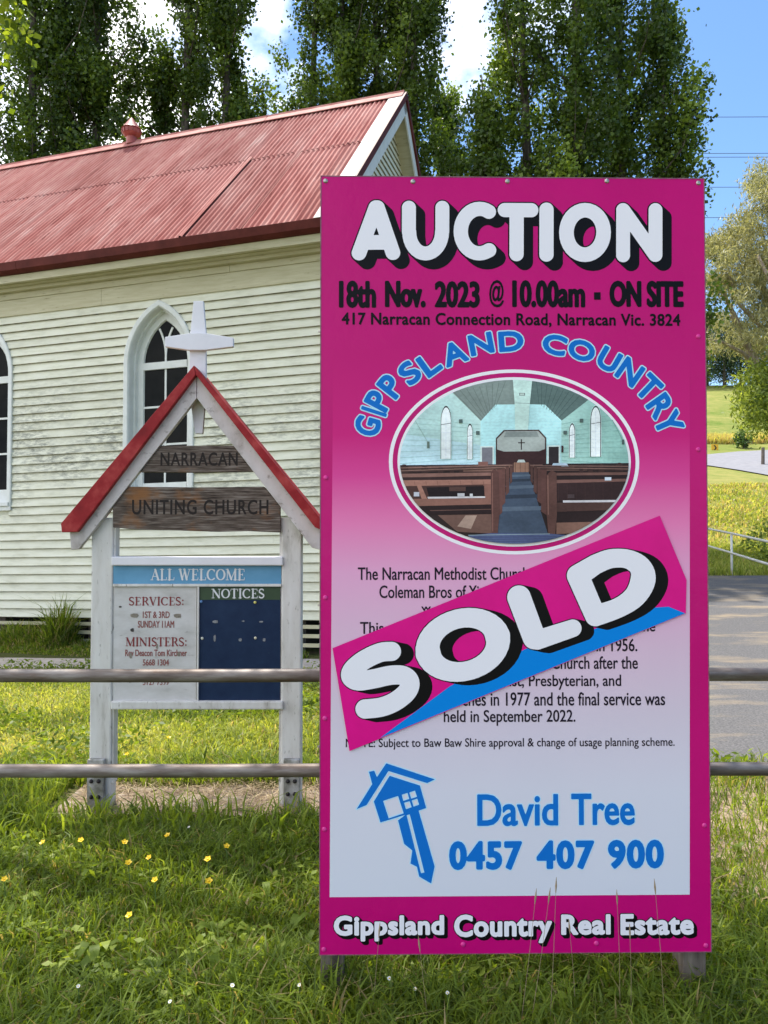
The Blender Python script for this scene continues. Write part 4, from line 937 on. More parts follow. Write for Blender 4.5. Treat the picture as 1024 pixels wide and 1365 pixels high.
# verge: white flashing on the roof, red cap, bargeboards
def slopebox(name, s0, s1, t0, t1, n0, n1, mat, side):
    V = []
    for s in (s0, s1):
        for t in (t0, t1):
            for n in (n0, n1):
                y = EY+ty*t+ny_*n; z = EZ+tz*t+nz__*n
                if side < 0: y = 2*RY-y
                V.append(sh((s, y, z)))
    F = [(0,1,3,2),(4,6,7,5),(0,4,5,1),(2,3,7,6),(0,2,6,4),(1,5,7,3)]
    return mesh_obj(name, V, F, mat, church)
for side in (1, -1):
    e = .0 if side > 0 else .004
    slopebox('verge_flashing', 2.235, 2.462, -.02, 2.55, .022, .028, M_flash, side); slopebox('verge_flashing', 2.235, 2.462, 2.50, LS-.02-e, .029, .034, M_flash, side)
    slopebox('verge_cap', 2.4625, 2.492, -.04, LS+.012-e, -.055, .036, M_gut, side)
    slopebox('bargeboard', 2.44, 2.4620, -.06, LS-.02-e, -.235, .018, M_win, side)
    slopebox('verge_soffit', SE+.002, 2.439, -.02, LS-.12-e, -.16, -.145, M_trim, side)
# gable end boards
NG = int((8.05-ZB)/PIT)
def gable_y(z): return EY+(z+.20-EZ)*(RY-EY)/(RZ-EZ)
for k in range(NG):
    zb = ZB+k*PIT; zt = zb+PIT+.012
    lo = -.03 if zb < 4.6 else max(-.03, gable_y(zb+.03)); lot = -.03 if zt < 4.6 else max(-.03, gable_y(zt))
    hi, hit = 2*RY-lo, 2*RY-lot
    if hit-lot < .02: break
    V = [(SE, lo, zb), (SE+.03, lo, zb), (SE+.03, lo, zb+.006), (SE+.006, lot, zt), (SE, hi, zb), (SE+.03, hi, zb), (SE+.03, hi, zb+.006), (SE+.006, hit, zt)]
    if k < NR: V = [(x+.0, y, z) for x, y, z in V]
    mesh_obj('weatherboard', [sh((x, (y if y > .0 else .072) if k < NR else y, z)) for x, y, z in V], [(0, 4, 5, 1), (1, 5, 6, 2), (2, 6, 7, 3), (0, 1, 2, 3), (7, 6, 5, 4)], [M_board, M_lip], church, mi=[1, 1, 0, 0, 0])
MB().prism([(0.05, 5.0), (DEP-.05, 5.0), (DEP/2, 8.0)], SE-.05, SE-.02).build('gable_backing', M_dark, church, tf=lambda p: sh((p[1], p[0], p[2])))
MB().prism([(0.05, 5.0), (DEP-.05, 5.0), (DEP/2, 8.0)], SW, SW+.05).build('gable_backing', M_board, church, tf=lambda p: sh((p[1], p[0], p[2])))
# foundation slats and stumps
for z in (.30, .19, .08):
    MB().box(SW, SE-.02, -.01, .01, z-.022, z+.022).build('base_slat', M_trim, church, tf=sh)
    MB().box(SE-.04, SE-.02, .02, DEP, z-.022, z+.022).build('base_slat', M_trim, church, tf=sh)
for i in range(9):
    for y in (.10, 2.9, 5.7): MB().box(SW+.2+i*1.45, SW+.32+i*1.45, y, y+.12, -.1, ZB).build('stump', M_post, church, tf=sh)
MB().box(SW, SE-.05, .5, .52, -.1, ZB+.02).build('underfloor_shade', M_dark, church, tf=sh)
# windows
GY_ = .14
def outline(d, zb, n=10):
    """left foot, up over the apex, to right foot"""
    R = R0-d; za = sqrt(R*R-cxr*cxr); L_ = [(-(w0-d), zb), (-(w0-d), zs_)]
    a1 = math.acos(-cxr/R) if -cxr/R < 1 else 0
    for k in range(1, n+1):
        a = a1*k/n; L_.append((-(R*cos(a)+cxr), zs_+R*sin(a)))
    L_[-1] = (0.0, L_[-1][1])
    return L_+[(-x, z) for x, z in reversed(L_[:-1])]
def ring(mb, d0, y0, d1, y1, zb0, zb1):
    A = outline(d0, zb0); B = outline(d1, zb1); b = len(mb.v); n = len(A)
    mb.v += [(x, y0, z) for x, z in A]+[(x, y1, z) for x, z in B]
    for i in range(n-1): mb.f.append((b+i, b+i+1, b+n+i+1, b+n+i))
def zv(v, Y=9.9): return at(220, v, Y).z
zT0, zT1 = zv(492), zv(482.5); zR1, zR2, zG0 = zv(542), zv(592.5), zv(643.5)
def make_window(c):
    T = lambda p: sh((p[0]+c, p[1], p[2]))
    a = MB(); ring(a, 0, .0, 0, -.045, ZSILL, ZSILL); ring(a, 0, -.045, .012, -.052, ZSILL, ZSILL); ring(a, .012, -.052, .062, -.050, ZSILL, ZSILL); ring(a, .062, -.050, .075, -.035, ZSILL, ZSILL)
    w = a.build('window', M_win, church, tf=T)
    j = MB(); ring(j, .075, -.035, .082, -.012, ZSILL, ZSILL); ring(j, .082, -.012, .085, .06, ZSILL, ZSILL); ring(j, .085, .06, .105, .062, ZSILL, ZSILL); ring(j, .105, .062, .108, GY_-.02, ZSILL, ZSILL); j.build('jamb', M_win, w, tf=T)
    s = MB(); ring(s, .104, GY_-.02, .185, GY_-.02, ZSILL, ZSILL); ring(s, .185, GY_-.02, .195, GY_, ZSILL, ZSILL); ring(s, .195, GY_, .197, GY_+.02, ZSILL, ZSILL)
    h = w0-.19
    s.box(-h, h, GY_-.021, GY_+.02, ZSILL+.08, zG0); s.box(-h, h, GY_-.03, GY_+.02, zT0, zT1)
    s.build('sash', M_win, w, tf=T)
    bar = MB(); bw = .013
    bar.box(-bw, bw, GY_-.008, GY_+.015, zG0, zR2-bw); bar.box(-bw, bw, GY_-.008, GY_+.015, zR2+bw, zR1-bw); bar.box(-bw, bw, GY_-.008, GY_+.015, zR1+bw, zT0)
    for z in (zR1, zR2): bar.box(-h, h, GY_-.01, GY_+.013, z-bw, z+bw)
    Rt = .78
    for sg in (-1, 1):
        pts = []
        z = zT1
        while z < 4.4:
            q = max(0, z-zT1-.06); x = Rt-sqrt(Rt*Rt-q*q) if q < Rt else 9
            if x > hw(z, .19): break
            pts.append((x, z)); z += .04
        for i in range(len(pts)-1):
            (xa, za_), (xb, zb_) = pts[i], pts[i+1]; dx, dz = xb-xa, zb_-za_; l = sqrt(dx*dx+dz*dz); nx1, nz1 = dz/l*bw, -dx/l*bw
            yy = GY_-.008-(.0015 if sg > 0 else 0)
            q = [(sg*(xa-nx1), za_-nz1), (sg*(xa+nx1), za_+nz1), (sg*(xb+nx1), zb_+nz1), (sg*(xb-nx1), zb_-nz1)]
            if sg < 0: q = q[::-1]
            bar.prism(q, yy, GY_+.013)
    bar.build('glazing_bar', M_win, w, tf=T)
    hg = w0-.19
    for z0, z1 in ((zG0, zR2), (zR2, zR1), (zR1, zT0)):
        for x0, x1 in ((-hg, 0), (0, hg)):
            k = rnd.uniform(-.004, .004); k2 = rnd.uniform(-.004, .004)
            mesh_obj('pane', [T((x0, GY_+.004+k, z0)), T((x1, GY_+.004-k, z0)), T((x1, GY_+.004+k2, z1)), T((x0, GY_+.004, z1))], [(0, 1, 2, 3)], M_glass, w)
    ar = [p for p in outline(.19, zT1)]
    mesh_obj('pane', [T((x, GY_+.005, max(z, zT1))) for x, z in ar], [tuple(reversed(range(len(ar))))], M_glass, w)
    MB().box(-w0+.02, w0-.02, -.075, GY_, ZSILL+.03, ZSILL+.08).box(-w0, w0, -.05, .02, ZSILL-.03, ZSILL+.029).build('sill', M_win, w, bevel=.004, tf=T)
for c in WINS: make_window(c)

# ---------------------------------------------------------------- foliage
def leaf_mat(name, dark, mid, light, trans=.35, rough=.55, straw=None):
    m = bpy.data.materials.new(name); m.use_nodes = True; nt = m.node_tree; L = nt.links.new
    b = nt.nodes['Principled BSDF']; o = nt.nodes['Material Output']; b.inputs['Roughness'].default_value = rough; b.inputs['Specular IOR Level'].default_value = .35
    a = N(nt, 'ShaderNodeAttribute', attribute_name='tint'); r = N(nt, 'ShaderNodeValToRGB'); e = r.color_ramp.elements
    e[0].color = (*dark, 1); e[0].position = 0; e[1].color = (*light, 1); e[1].position = .9 if straw else 1; x = e.new(.5); x.color = (*mid, 1)
    if straw: x = e.new(1.0); x.color = (*straw, 1); x = e.new(.93); x.color = (*straw, 1)
    L(a.outputs['Fac'], r.inputs[0]); L(r.outputs[0], b.inputs['Base Color'])
    t = N(nt, 'ShaderNodeBsdfTranslucent'); g = N(nt, 'ShaderNodeMix', data_type='RGBA', blend_type='MULTIPLY'); g.inputs['Factor'].default_value = 1; g.inputs['B'].default_value = (1.9, 1.75, .8, 1)
    L(r.outputs[0], g.inputs['A']); L(g.outputs['Result'], t.inputs['Color'])
    ms = N(nt, 'ShaderNodeMixShader'); ms.inputs[0].default_value = trans; L(b.outputs[0], ms.inputs[1]); L(t.outputs[0], ms.inputs[2]); L(ms.outputs[0], o.inputs['Surface'])
    return m
M_pop = leaf_mat('poplar_leaf', (.026, .050, .008), (.070, .12, .018), (.19, .27, .038), .38, .45)
M_eld = leaf_mat('young_bright_leaf', (.07, .12, .012), (.15, .22, .02), (.26, .33, .03), .5, .45)
M_euc = leaf_mat('gum_leaf', (.14, .15, .075), (.30, .30, .17), (.50, .48, .32), .35, .5)
M_euc2 = leaf_mat('fresh_gum_leaf', (.07, .11, .02), (.20, .26, .05), (.34, .40, .09), .45, .5)
M_con = leaf_mat('dark_conifer_needles', (.012, .03, .012), (.03, .06, .018), (.06, .10, .025), .15)
M_bush = leaf_mat('bush_leaf', (.03, .07, .015), (.07, .13, .03), (.12, .20, .04), .3)
M_bark = noisy('grey_brown_bark', [(.03, .025, .018, 1), (.075, .062, .048, 1), (.13, .11, .088, 1)], scale=6, stretch=(2.5, 2.5, .4), rough=.9, bump=.6, bdist=.02)
M_gumb = noisy('pale_gum_bark', [(.16, .11, .08, 1), (.34, .27, .21, 1), (.5, .43, .36, 1)], scale=4, stretch=(2, 2, .5), rough=.8, bump=.3, bdist=.01)
def leafmesh(name, Cn, size, rng, mat, parent, aspect=.7, tint=None, droop=0.0, flatness=0.0):
    n = len(Cn); u = rng.normal(size=(n, 3)); u[:, 2] -= droop*1.5; u[:, 2] *= (1-flatness); u /= np.linalg.norm(u, axis=1)[:, None]
    w = rng.normal(size=(n, 3)); w -= (w*u).sum(1)[:, None]*u; w /= np.linalg.norm(w, axis=1)[:, None]
    if flatness: w[:, 2] *= (1-flatness)
    s = size*rng.uniform(.65, 1.3, n)[:, None]
    nrm = np.cross(u, w)
    V = np.stack([Cn-u*s*.5, Cn+w*s*.5*aspect+nrm*s*.08, Cn+u*s*.5, Cn-w*s*.5*aspect+nrm*s*.08], 1).reshape(-1, 3)
    F = np.arange(n*4).reshape(n, 4)
    tn = np.clip(tint if tint is not None else rng.uniform(0, 1, n), 0, 1)
    o = np_mesh(name, V, F, mat, parent, attr=np.repeat(tn, 4)); o['kind'] = 'stuff'; return o
def poplar(name, label, stems, size, seed, per=84, dens=1.0, sig=.26, group='tall poplars in the row behind the church'):
    """stems: (base x, base y, top x, height, half width, z where leaves start)"""
    rng = np.random.default_rng(seed); bx, by = stems[0][0], stems[0][1]; g = float(HG(bx, by))
    root = empty(name, (bx, by, g), label, 'tree', group)
    tb, br = MB(), MB(); Cs, T = [], []
    for (x, y, tx, h, w, z0) in stems:
        pts = []; m = 9; ph_ = rng.uniform(0, 6)
        for i in range(m+1):
            t = i/m; pts.append((x+(tx-x)*t**1.3-bx+.18*sin(ph_+t*7)*t*(1-t)*2, y-by+.15*sin(ph_*2+t*5), h*t*.97))
        tb.tube([Vector(p)-Vector((0, 0, .3 if i == 0 else 0)) for i, p in enumerate(pts)], [max(.02, (.05+.0065*h)*(1-i/m)**.8+.02) for i in range(m+1)], 9)
        pa = np.array(pts); nb = int(dens*w*h*2.75)
        for c in range(nb):
            z = z0+(h-z0)*rng.uniform(0, 1); t = z/h
            prof = min(1, (z-z0+.8)/2.2)*(1-max(0, (t-.55)/.45)**1.7*.85)
            a = rng.uniform(0, 2*pi); inner = rng.uniform() < .28
            r = 1.12*w*prof*(rng.uniform(.05, .45) if inner else rng.uniform(.45, 1.25))*(.85+.3*sin(a*2+z*.9+seed))
            zz = max(z0*.6, z-r*1.25-.3); sx = np.interp(zz, pa[:, 2], pa[:, 0]); sy = np.interp(zz, pa[:, 2], pa[:, 1])
            s2 = np.array([sx, sy, zz]); tip = np.array([np.interp(z, pa[:, 2], pa[:, 0])+r*cos(a), np.interp(z, pa[:, 2], pa[:, 1])+r*sin(a), z])
            mid = s2*.5+tip*.5+np.array([.35*r*cos(a), .35*r*sin(a), -.12*r])*.6
            shade = rng.normal(.40, .2)
            for q_ in range(int(rng.integers(4, 8))):
                f = rng.uniform(.45, 1.05); b_ = (1-f)**2*s2+2*f*(1-f)*mid+f*f*tip if f <= 1 else tip
                sg = sig*rng.uniform(.5, 1.15)*(.7+.4*(1-f)); k = int(per*rng.uniform(.5, 1.5)*(sg/sig))
                Cs.append(rng.normal(size=(k, 3))*np.array([sg, sg, sg*1.35])+b_+rng.normal(size=3)*.12)
                T.append(np.clip(shade+rng.normal()*.08+rng.normal(size=k)*.13, 0, 1))
            if c % 2 == 0: br.tube([tuple(s2), tuple(mid), tuple(tip)], [.030, .018, .006], 5, cap=False)
    tb.build('trunk', M_bark, root, smooth=True); br.build('branches', M_bark, root, smooth=True)['kind'] = 'stuff'
    leafmesh('foliage', np.concatenate(Cs), size, rng, M_pop, root, .85, np.concatenate(T))
    return root
def X(u, Y): return (u-512)/1025*Y
poplar('poplar_tree', 'dark many stemmed poplar behind the roof at the far left', [(X(50, 24), 24, X(35, 24), 25, 2.0, 4), (X(118, 24.4), 24.4, X(122, 24.4), 26, 1.75, 4), (X(85, 25), 25, X(80, 25), 27, 1.9, 5)], .12, 11, dens=1.15)
poplar('poplar_tree', 'poplar with a dark forked trunk behind the red roof vent', [(X(250, 25), 25, X(242, 25), 26, 1.85, 3.5), (X(280, 24.6), 24.6, X(312, 24.6), 25, 1.4, 4.5), (X(205, 25.2), 25.2, X(218, 25), 17.5, 1.0, 4.5)], .12, 12, dens=1.1)
poplar('poplar_tree', 'loose poplar behind the middle of the roof ridge with bright lower leaves', [(X(400, 25.5), 25.5, X(428, 25.5), 25, 1.7, 5), (X(468, 25), 25, X(452, 25), 24, 1.5, 4.5)], .12, 13, dens=1.05)
poplar('poplar_tree', 'dense dark poplar behind the gable peak of the church', [(X(505, 25), 25, X(500, 25), 26, 1.9, 3.5), (X(552, 24.6), 24.6, X(558, 24.6), 25, 1.5, 4)], .12, 14, dens=1.15)
poplar('poplar_tree', 'small poplar seen between the church gable and the largest poplar', [(X(600, 33), 33, X(598, 33), 19.0, 2.2, 4)], .13, 15, dens=1.0)
poplar('poplar_tree', 'largest poplar with several trunks rising behind the auction sign', [(X(768, 23), 23, X(768, 23), 25, 2.2, 3), (X(705, 23.4), 23.4, X(695, 23.4), 24, 1.9, 3.5), (X(822, 23.4), 23.4, X(840, 23.4), 24, 1.75, 3.5), (X(862, 22.8), 22.8, X(898, 22.8), 16.8, 1.35, 3), (X(670, 22.8), 22.8, X(645, 22.8), 14.8, .95, 4), (X(880, 23), 23, X(922, 23), 13.4, .75, 3)], .12, 16, dens=1.15)
# near tree hanging in at the top left; unseen clumps placed to dapple grass
rng = np.random.default_rng(5)
ot = empty('broadleaf_tree', (-5.0, 6.3, 0), 'bright yellow green leaves of a near tree hanging in at the top left corner', 'tree')
tb = MB(); tb.tube([(0, 0, -.3), (.05, 0, 2), (.2, -.1, 4.2), (.6, -.1, 6.2), (1.5, -.2, 8.3)], [.24, .19, .16, .12, .05], 12)
for e in ((3.2, -.5, 7.6), (4.6, -.9, 7.9), (5.4, .1, 8.2), (1.6, .2, 6.0), (2.8, -1.4, 7.3), (4.2, .5, 7.7)):
    tb.tube([(.45, -.1, 5.4), (.5+(e[0]-.5)*.5, e[1]*.5, 5.4+(e[2]-5.4)*.7), e], [.08, .05, .015], 7)
tb.build('trunk', M_bark, ot, smooth=True)
Cs = []
sunny = [(270, 1150, 135, 48), (365, 1312, 80, 40), (105, 1120, 60, 34), (150, 1235, 35, 22), (255, 1345, 40, 18), (20, 1075, 40, 40), (640, 1295, 190, 26), (1000, 1110, 60, 90), (30, 1340, 50, 22), (420, 1180, 40, 40)]
def canopy_at(gx_, gy_, extra):
    h = (1.95+.70*gy_)/.725+extra; return gx_+SUN.x/SUN.z*h, gy_+SUN.y/SUN.z*h, h
for k in range(235):
    u = rng.uniform(-260, 1240); v = rng.uniform(1072, 1560)
    if any(((u-a)/c)**2+((v-b)/d)**2 < 1 for a, b, c, d in sunny): continue
    if rng.uniform() < .30: continue
    gy_ = 1.45*1025/(v-711.5); x, y, z = canopy_at((u-512)/1025*gy_, gy_, rng.uniform(0, .9))
    Cs.append(rng.normal(size=(int(rng.uniform(22, 60)), 3))*np.array([.15, .15, .10])+np.array([x+5, y-6.3, z]))
for k in range(46):
    v = rng.uniform(-160, 140); u = rng.uniform(-160, 30-max(0, v-40)*.28); Y = rng.uniform(5.9, 7.0); p = at(u, v, Y)
    Cs.append(rng.normal(size=(38, 3))*.12+np.array([p.x+5, p.y-6.3, p.z]))
Cn = np.concatenate(Cs)
wy = Cn[:, 1]+6.3; wx = Cn[:, 0]-5; keep = (Cn[:, 2]-EYE-.70*wy > .10) | (wx/wy < -.455)
leafmesh('foliage', Cn[keep], .075, rng, M_eld, ot, .75)
# gum tree on the right
rng = np.random.default_rng(8); EYg = 26.0; ex = X(1130, EYg); eg = float(HG(ex, EYg))
eu = empty('gum_tree', (ex, EYg, eg), 'pale olive gum tree with spreading brown limbs at the right edge', 'tree')
def eL(u, v, dy=0): p = at(u, v, EYg+dy); return (p.x-ex, p.y-EYg, p.z-eg)
tb = MB(); tb.tube([(0, 0, -.4), (-.1, 0, 1.6), eL(1118, 560), eL(1085, 532), eL(1050, 512), eL(1018, 498), eL(1000, 470), eL(984, 432), eL(968, 398), eL(950, 372)], [.5, .42, .36, .26, .2, .16, .13, .10, .06, .03], 10)
for pts, r in (([eL(1050, 512), eL(1040, 450, .6), eL(1020, 390, .8), eL(1000, 330, 1), eL(995, 280, 1)], .14), ([eL(1118, 560), eL(1100, 450), eL(1075, 350), eL(1050, 270)], .3), ([eL(1018, 498), eL(990, 470, -.5), eL(962, 456, -.8), eL(945, 452, -.8)], .07),
               ([eL(984, 432), eL(970, 420, .5), eL(948, 418, .8)], .05), ([eL(1040, 450, .6), eL(1015, 436, .2), eL(985, 405, -.4), eL(970, 360, -.6)], .08), ([eL(1085, 532), eL(1040, 530, -1), eL(1010, 540, -1.2)], .09), ([eL(1075, 350), eL(1110, 280), eL(1150, 230)], .15), ([eL(1118, 560), eL(1170, 450), eL(1220, 380)], .25), ([eL(1020, 390, .8), eL(1005, 372, .4), eL(975, 330)], .05), ([eL(1100, 450), eL(1060, 400, -1), eL(1024, 370, -1.2), eL(1010, 340, -1)], .12)):
    tb.tube(pts, [r*(1-i/len(pts))+.015 for i in range(len(pts))], 8)
tb.build('trunk', M_gumb, eu, smooth=True)
Cs = []; T = []
for (u, v, r, n) in [(1018, 240, 22, 16), (1040, 290, 45, 40), (988, 312, 22, 16), (962, 335, 20, 16), (1000, 350, 28, 20), (955, 378, 18, 12), (985, 385, 22, 12), (1015, 400, 28, 16), (960, 425, 13, 6), (990, 450, 20, 9), (950, 462, 10, 4), (1020, 460, 22, 12), (1035, 345, 30, 20), (1080, 260, 60, 36), (1100, 380, 70, 36), (1160, 320, 70, 30), (1200, 430, 60, 24), (1060, 440, 30, 12), (945, 330, 10, 6)]:
    for k in range(int(n*1.5)):
        a = rng.uniform(0, 6.28); q = sqrt(rng.uniform(0, 1))*r; c = np.array(eL(u+q*cos(a), v+q*sin(a), rng.normal()*1.1)); kk = 95
        Cs.append(rng.normal(size=(kk, 3))*np.array([.21, .21, .15])+c); T.append(np.clip(rng.normal(.5, .2)+rng.normal(size=kk)*.15, 0, 1))
leafmesh('foliage', np.concatenate(Cs), .17, rng, M_euc, eu, .2, np.concatenate(T), droop=.8)
Cs = []
for (u, v, r, n) in [(1006, 528, 22, 30), (1018, 500, 14, 14), (1012, 560, 12, 12), (1040, 545, 28, 26), (998, 505, 10, 6), (1075, 570, 30, 20)]:
    for k in range(int(n*1.1)):
        a = rng.uniform(0, 6.28); q = sqrt(rng.uniform(0, 1))*r; c = np.array(eL(u+q*cos(a), v+q*sin(a), -1.2+rng.normal()*.6)); Cs.append(rng.normal(size=(55, 3))*.22+c)
f2 = leafmesh('foliage', np.concatenate(Cs), .17, rng, M_euc2, eu, .35, None, droop=.5); f2['label'] = 'fresh yellow green lower foliage'
# conifers along the top of the paddock
cl = ['dark pine at the left end of the row above the paddock', 'dark pine left of centre in the row above the paddock', 'dark pine in the middle of the row above the paddock', 'dark pine behind the gum foliage above the paddock', 'dark pine at the right end of the row above the paddock']
for i, u in enumerate((918, 945, 968, 990, 1020)):
    Y = 116+(i % 2)*4; x = X(u, Y); g = float(HG(x, Y)); h = [12, 10.5, 9.5, 10, 13][i]; rng = np.random.default_rng(30+i)
    t = empty('pine_tree', (x, Y, g), cl[i], 'tree', 'dark pines on top of the paddock')
    MB().tube([(0, 0, -.5), (0, 0, h*.85)], [.3, .06], 8).build('trunk', M_bark, t)
    Cs = []
    for k in range(150):
        z = h*rng.uniform(.10, 1); w = 4.6*(1-(z/h)**2*.75); a = rng.uniform(0, 6.28); r = w*sqrt(rng.uniform(0, 1)); Cs.append(rng.normal(size=(40, 3))*np.array([.6, .6, .35])+np.array([r*cos(a), r*sin(a), z]))
    leafmesh('foliage', np.concatenate(Cs), .34, rng, M_con, t, .5)
def blob_bush(name, label, x, Y, w, h, n, size, mat, seed, cat='bush'):
    g = float(HG(x, Y)); rng = np.random.default_rng(seed); t = empty(name, (x, Y, g), label, cat)
    mb = MB(); Cs = []
    for k in range(7):
        a = rng.uniform(0, 6.28); mb.tube([(0, 0, -.05), (w*.25*cos(a), w*.25*sin(a), h*.4), (w*.6*cos(a), w*.6*sin(a), h*.8)], [.03, .02, .008], 5)
    mb.build('stems', M_bark, t)
    for k in range(n):
        a = rng.uniform(0, 6.28); r = w*sqrt(rng.uniform(0, 1))*.85; z = h*rng.uniform(.08, 1)*(1-(r/w)**2*.5); Cs.append(rng.normal(size=(26, 3))*np.array([w*.13, w*.13, h*.09])+np.array([r*cos(a), r*sin(a), z]))
    leafmesh('foliage', np.concatenate(Cs), size, rng, mat, t, .7); return t
blob_bush('bush', 'small round green bush beside the far road', X(993, 58), 58, .75, 1.5, 40, .16, M_bush, 50)
blob_bush('bush', 'dark leafy shrub at the right edge behind the white handrail', X(1046, 20), 20, 1.1, 1.3, 90, .09, M_euc2, 51)
# chevron road sign, post, far rail
Y = 56.5; p = at(953, 597, Y); g = float(HG(p.x, Y))
ch = empty('road_sign', (p.x, Y, g), 'small yellow road sign with black chevron at the bend', 'sign')
hz = p.z-g; M_ye = plain('sign_yellow', (.75, .42, .02, 1), .5); M_bk = plain('sign_black', (.01, .01, .01, 1), .5)
MB().box(-.26, .26, -.012, .012, hz-.27, hz+.27).build('plate', M_ye, ch); MB().prism([(-.10, hz-.2), (.0, hz-.2), (.15, hz), (.0, hz+.2), (-.10, hz+.2), (.04, hz)], -.016, -.0125).build('chevron', M_bk, ch); MB().tube([(0, .03, -.3), (0, .03, hz+.2)], .03, 6).build('post', M_steel, ch)
for i, (u, Y, lb) in enumerate(((1018, 47, 'grey wooden fence post standing beside the far road'), )):
    x = X(u, Y); g = float(HG(x, Y)); t = empty('fence_post', (x, Y, g), lb, 'post')
    MB().tube([(0, 0, -.3), (.03, 0, 1.1)], [.11, .10], 8).build('post_shaft', M_post, t)
# white handrail
hr = empty('handrail', (X(975, 18.1), 18.1, float(HG(X(975, 18.1), 18.1))), 'white two rail pipe handrail beyond the asphalt driveway', 'railing')
M_hr = noisy('white_rail_paint', [(.55, .54, .50, 1), (.72, .71, .68, 1)], scale=6, rough=.5, bump=0)
o = hr.location
tp = [at(u, v, Y)-o for u, v, Y in ((870, 694, 25.5), (945, 705, 20), (975, 711, 18.1), (1024, 722, 15.4), (1130, 748, 11.8))]; md = [at(u, v, Y)-o for u, v, Y in ((870, 712, 25.5), (945, 728, 20), (975, 737, 18.1), (1024, 752, 15.4), (1130, 790, 11.8))]
MB().tube(tp, .026, 10).build('rail', M_hr, hr, smooth=True); MB().tube(md, .026, 10).build('rail', M_hr, hr, smooth=True)
for u, v, Y in ((905, 699, 22.7), (975, 711, 18.1), (1068, 733, 13.7), (1130, 748, 11.8)):
    a = at(u, v, Y); MB().tube([a-o, Vector((a.x, a.y, float(HG(a.x, a.y))-.2))-o], .028, 8).build('post', M_hr, hr, smooth=True)
# power lines with their poles
M_wire = plain('wire', (.05, .05, .055, 1), .6)
for i, (v, Y) in enumerate(((156, 34), (204.5, 34.4), (209.5, 33.6), (249.5, 34), (290, 35))):
    a = at(985, v, Y); pts = []
    for k in range(41):
        x = -48+k*2.9; pts.append((x, Y, a.z+((x-10)/58)**2*1.1-((a.x-10)/58)**2*1.1))
    w = MB().tube([(x, 0, z) for x, y, z in pts], .013, 5).build('power_line', M_wire, smooth=True); w.location = (0, Y, 0)
    tag(w, ['topmost power line across the blue sky at the right', 'upper wire of the close pair of power lines', 'lower wire of the close pair of power lines', 'power line level with the top of the auction sign', 'lowest power line passing behind the gum tree top'][i], 'power line', 'power lines across the sky')
for x, lb in ((-48, 'left'), (68, 'right')):
    t = empty('power_pole', (x, 34, float(HG(x, 34))), 'timber power pole carrying the wires at the %s end' % lb, 'pole')
    MB().tube([(0, 0, -.5), (0, 0, 24)], [.22, .14], 10).build('pole_shaft', M_post, t)
    for z in (22.4, 20.6, 19.0, 17.6): MB().box(-.05, .05, -.9, 1.2, z-g if False else z-float(HG(x, 34)), z+.1-float(HG(x, 34))).build('crossarm', M_post, t)

# ---------------------------------------------------------------- grass
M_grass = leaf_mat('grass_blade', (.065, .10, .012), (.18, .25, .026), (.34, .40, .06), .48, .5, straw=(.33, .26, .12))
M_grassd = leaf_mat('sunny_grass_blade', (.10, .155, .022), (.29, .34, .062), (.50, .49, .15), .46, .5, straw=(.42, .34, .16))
def nz2d(x, y, s, seed):
    r = np.random.default_rng(seed); o = 0
    for k in range(5):
        a = r.uniform(0, 6.28); f = s*(1+.7*k); o = o+np.sin((x*cos(a)+y*sin(a))*f+r.uniform(0, 6.28))/(1+.35*k)
    return o/3
def drive_left(y): return 1.05+(y-4.75)*.27
def blades(name, x, y, h, w, rng, mat, label, lean=.6, tint=None, cat='grass'):
    n = len(x); z = HG(x, y); a = rng.uniform(0, 2*pi, n); l = np.abs(rng.normal(lean, .3, n)); b = rng.uniform(0, 2*pi, n)
    dx, dy = np.cos(a)*l, np.sin(a)*l; sx, sy = np.cos(b)*w/2, np.sin(b)*w/2
    P0 = np.stack([x, y, z-.004], 1); P1 = P0+np.stack([dx*h*.35, dy*h*.35, h*.62], 1); P2_ = P0+np.stack([dx*h, dy*h, h*(1-.25*l).clip(.3)], 1); sd = np.stack([sx, sy, np.zeros(n)], 1)
    V = np.stack([P0-sd*.8, P0+sd*.8, P1+sd, P1-sd, P2_], 1).reshape(-1, 3); i = np.arange(n)[:, None]*5
    F = np.concatenate([i+np.array([[0, 1, 2]]), i+np.array([[0, 2, 3]]), i+np.array([[3, 2, 4]])], 0)
    tn = np.clip(tint if tint is not None else rng.uniform(0, .9, n), 0, 1)
    o = np_mesh(name, V, F, mat, attr=np.repeat(tn, 5)); return tag(o, label, cat, kind='stuff')
def field(n, y0, y1, rng, spread=.60):
    y = np.sqrt(rng.uniform(y0*y0, y1*y1, n)); x = rng.uniform(-spread, spread, n)*y; return x, y
def bare(x, y):
    m = (x > -1.78) & (x < 1.0) & (y > 3.90+wobn(x)) & (y < 4.46-wobn(x+3)*.6)
    m |= (np.abs(y-(8.56-(x+3)*.02)) < .36) & (x < 2.7)
    m |= (x > drive_left(y)+.03) & (y > 4.8) & (y < 18)
    return m
def wobn(x): return .05*np.sin(x*4.3)+.03*np.sin(x*11)
rng = np.random.default_rng(77)
x, y = field(215000, 1.9, 4.9, rng, .88); keep = ~bare(x, y)
cl_ = nz2d(x, y, 4.2, 1); keep &= rng.uniform(0, 1, len(x)) < np.clip(.80+.35*cl_, .2, 1)
keep &= ~((x > 1.05) & (y > 3.0) & (rng.uniform(0, 1, len(x)) < .74+.35*nz2d(x, y, 7, 4))); keep &= ~((y > 3.75) & (y < 4.65) & (x > -1.9) & (rng.uniform(0, 1, len(x)) < .45))
x, y = x[keep], y[keep]; hn = np.clip(.55+.45*nz2d(x, y, 3.1, 2), .12, 1.3); h = (.035+.12*hn)*rng.uniform(.4, 1.4, len(x)); w = rng.uniform(.003, .0085, len(x))
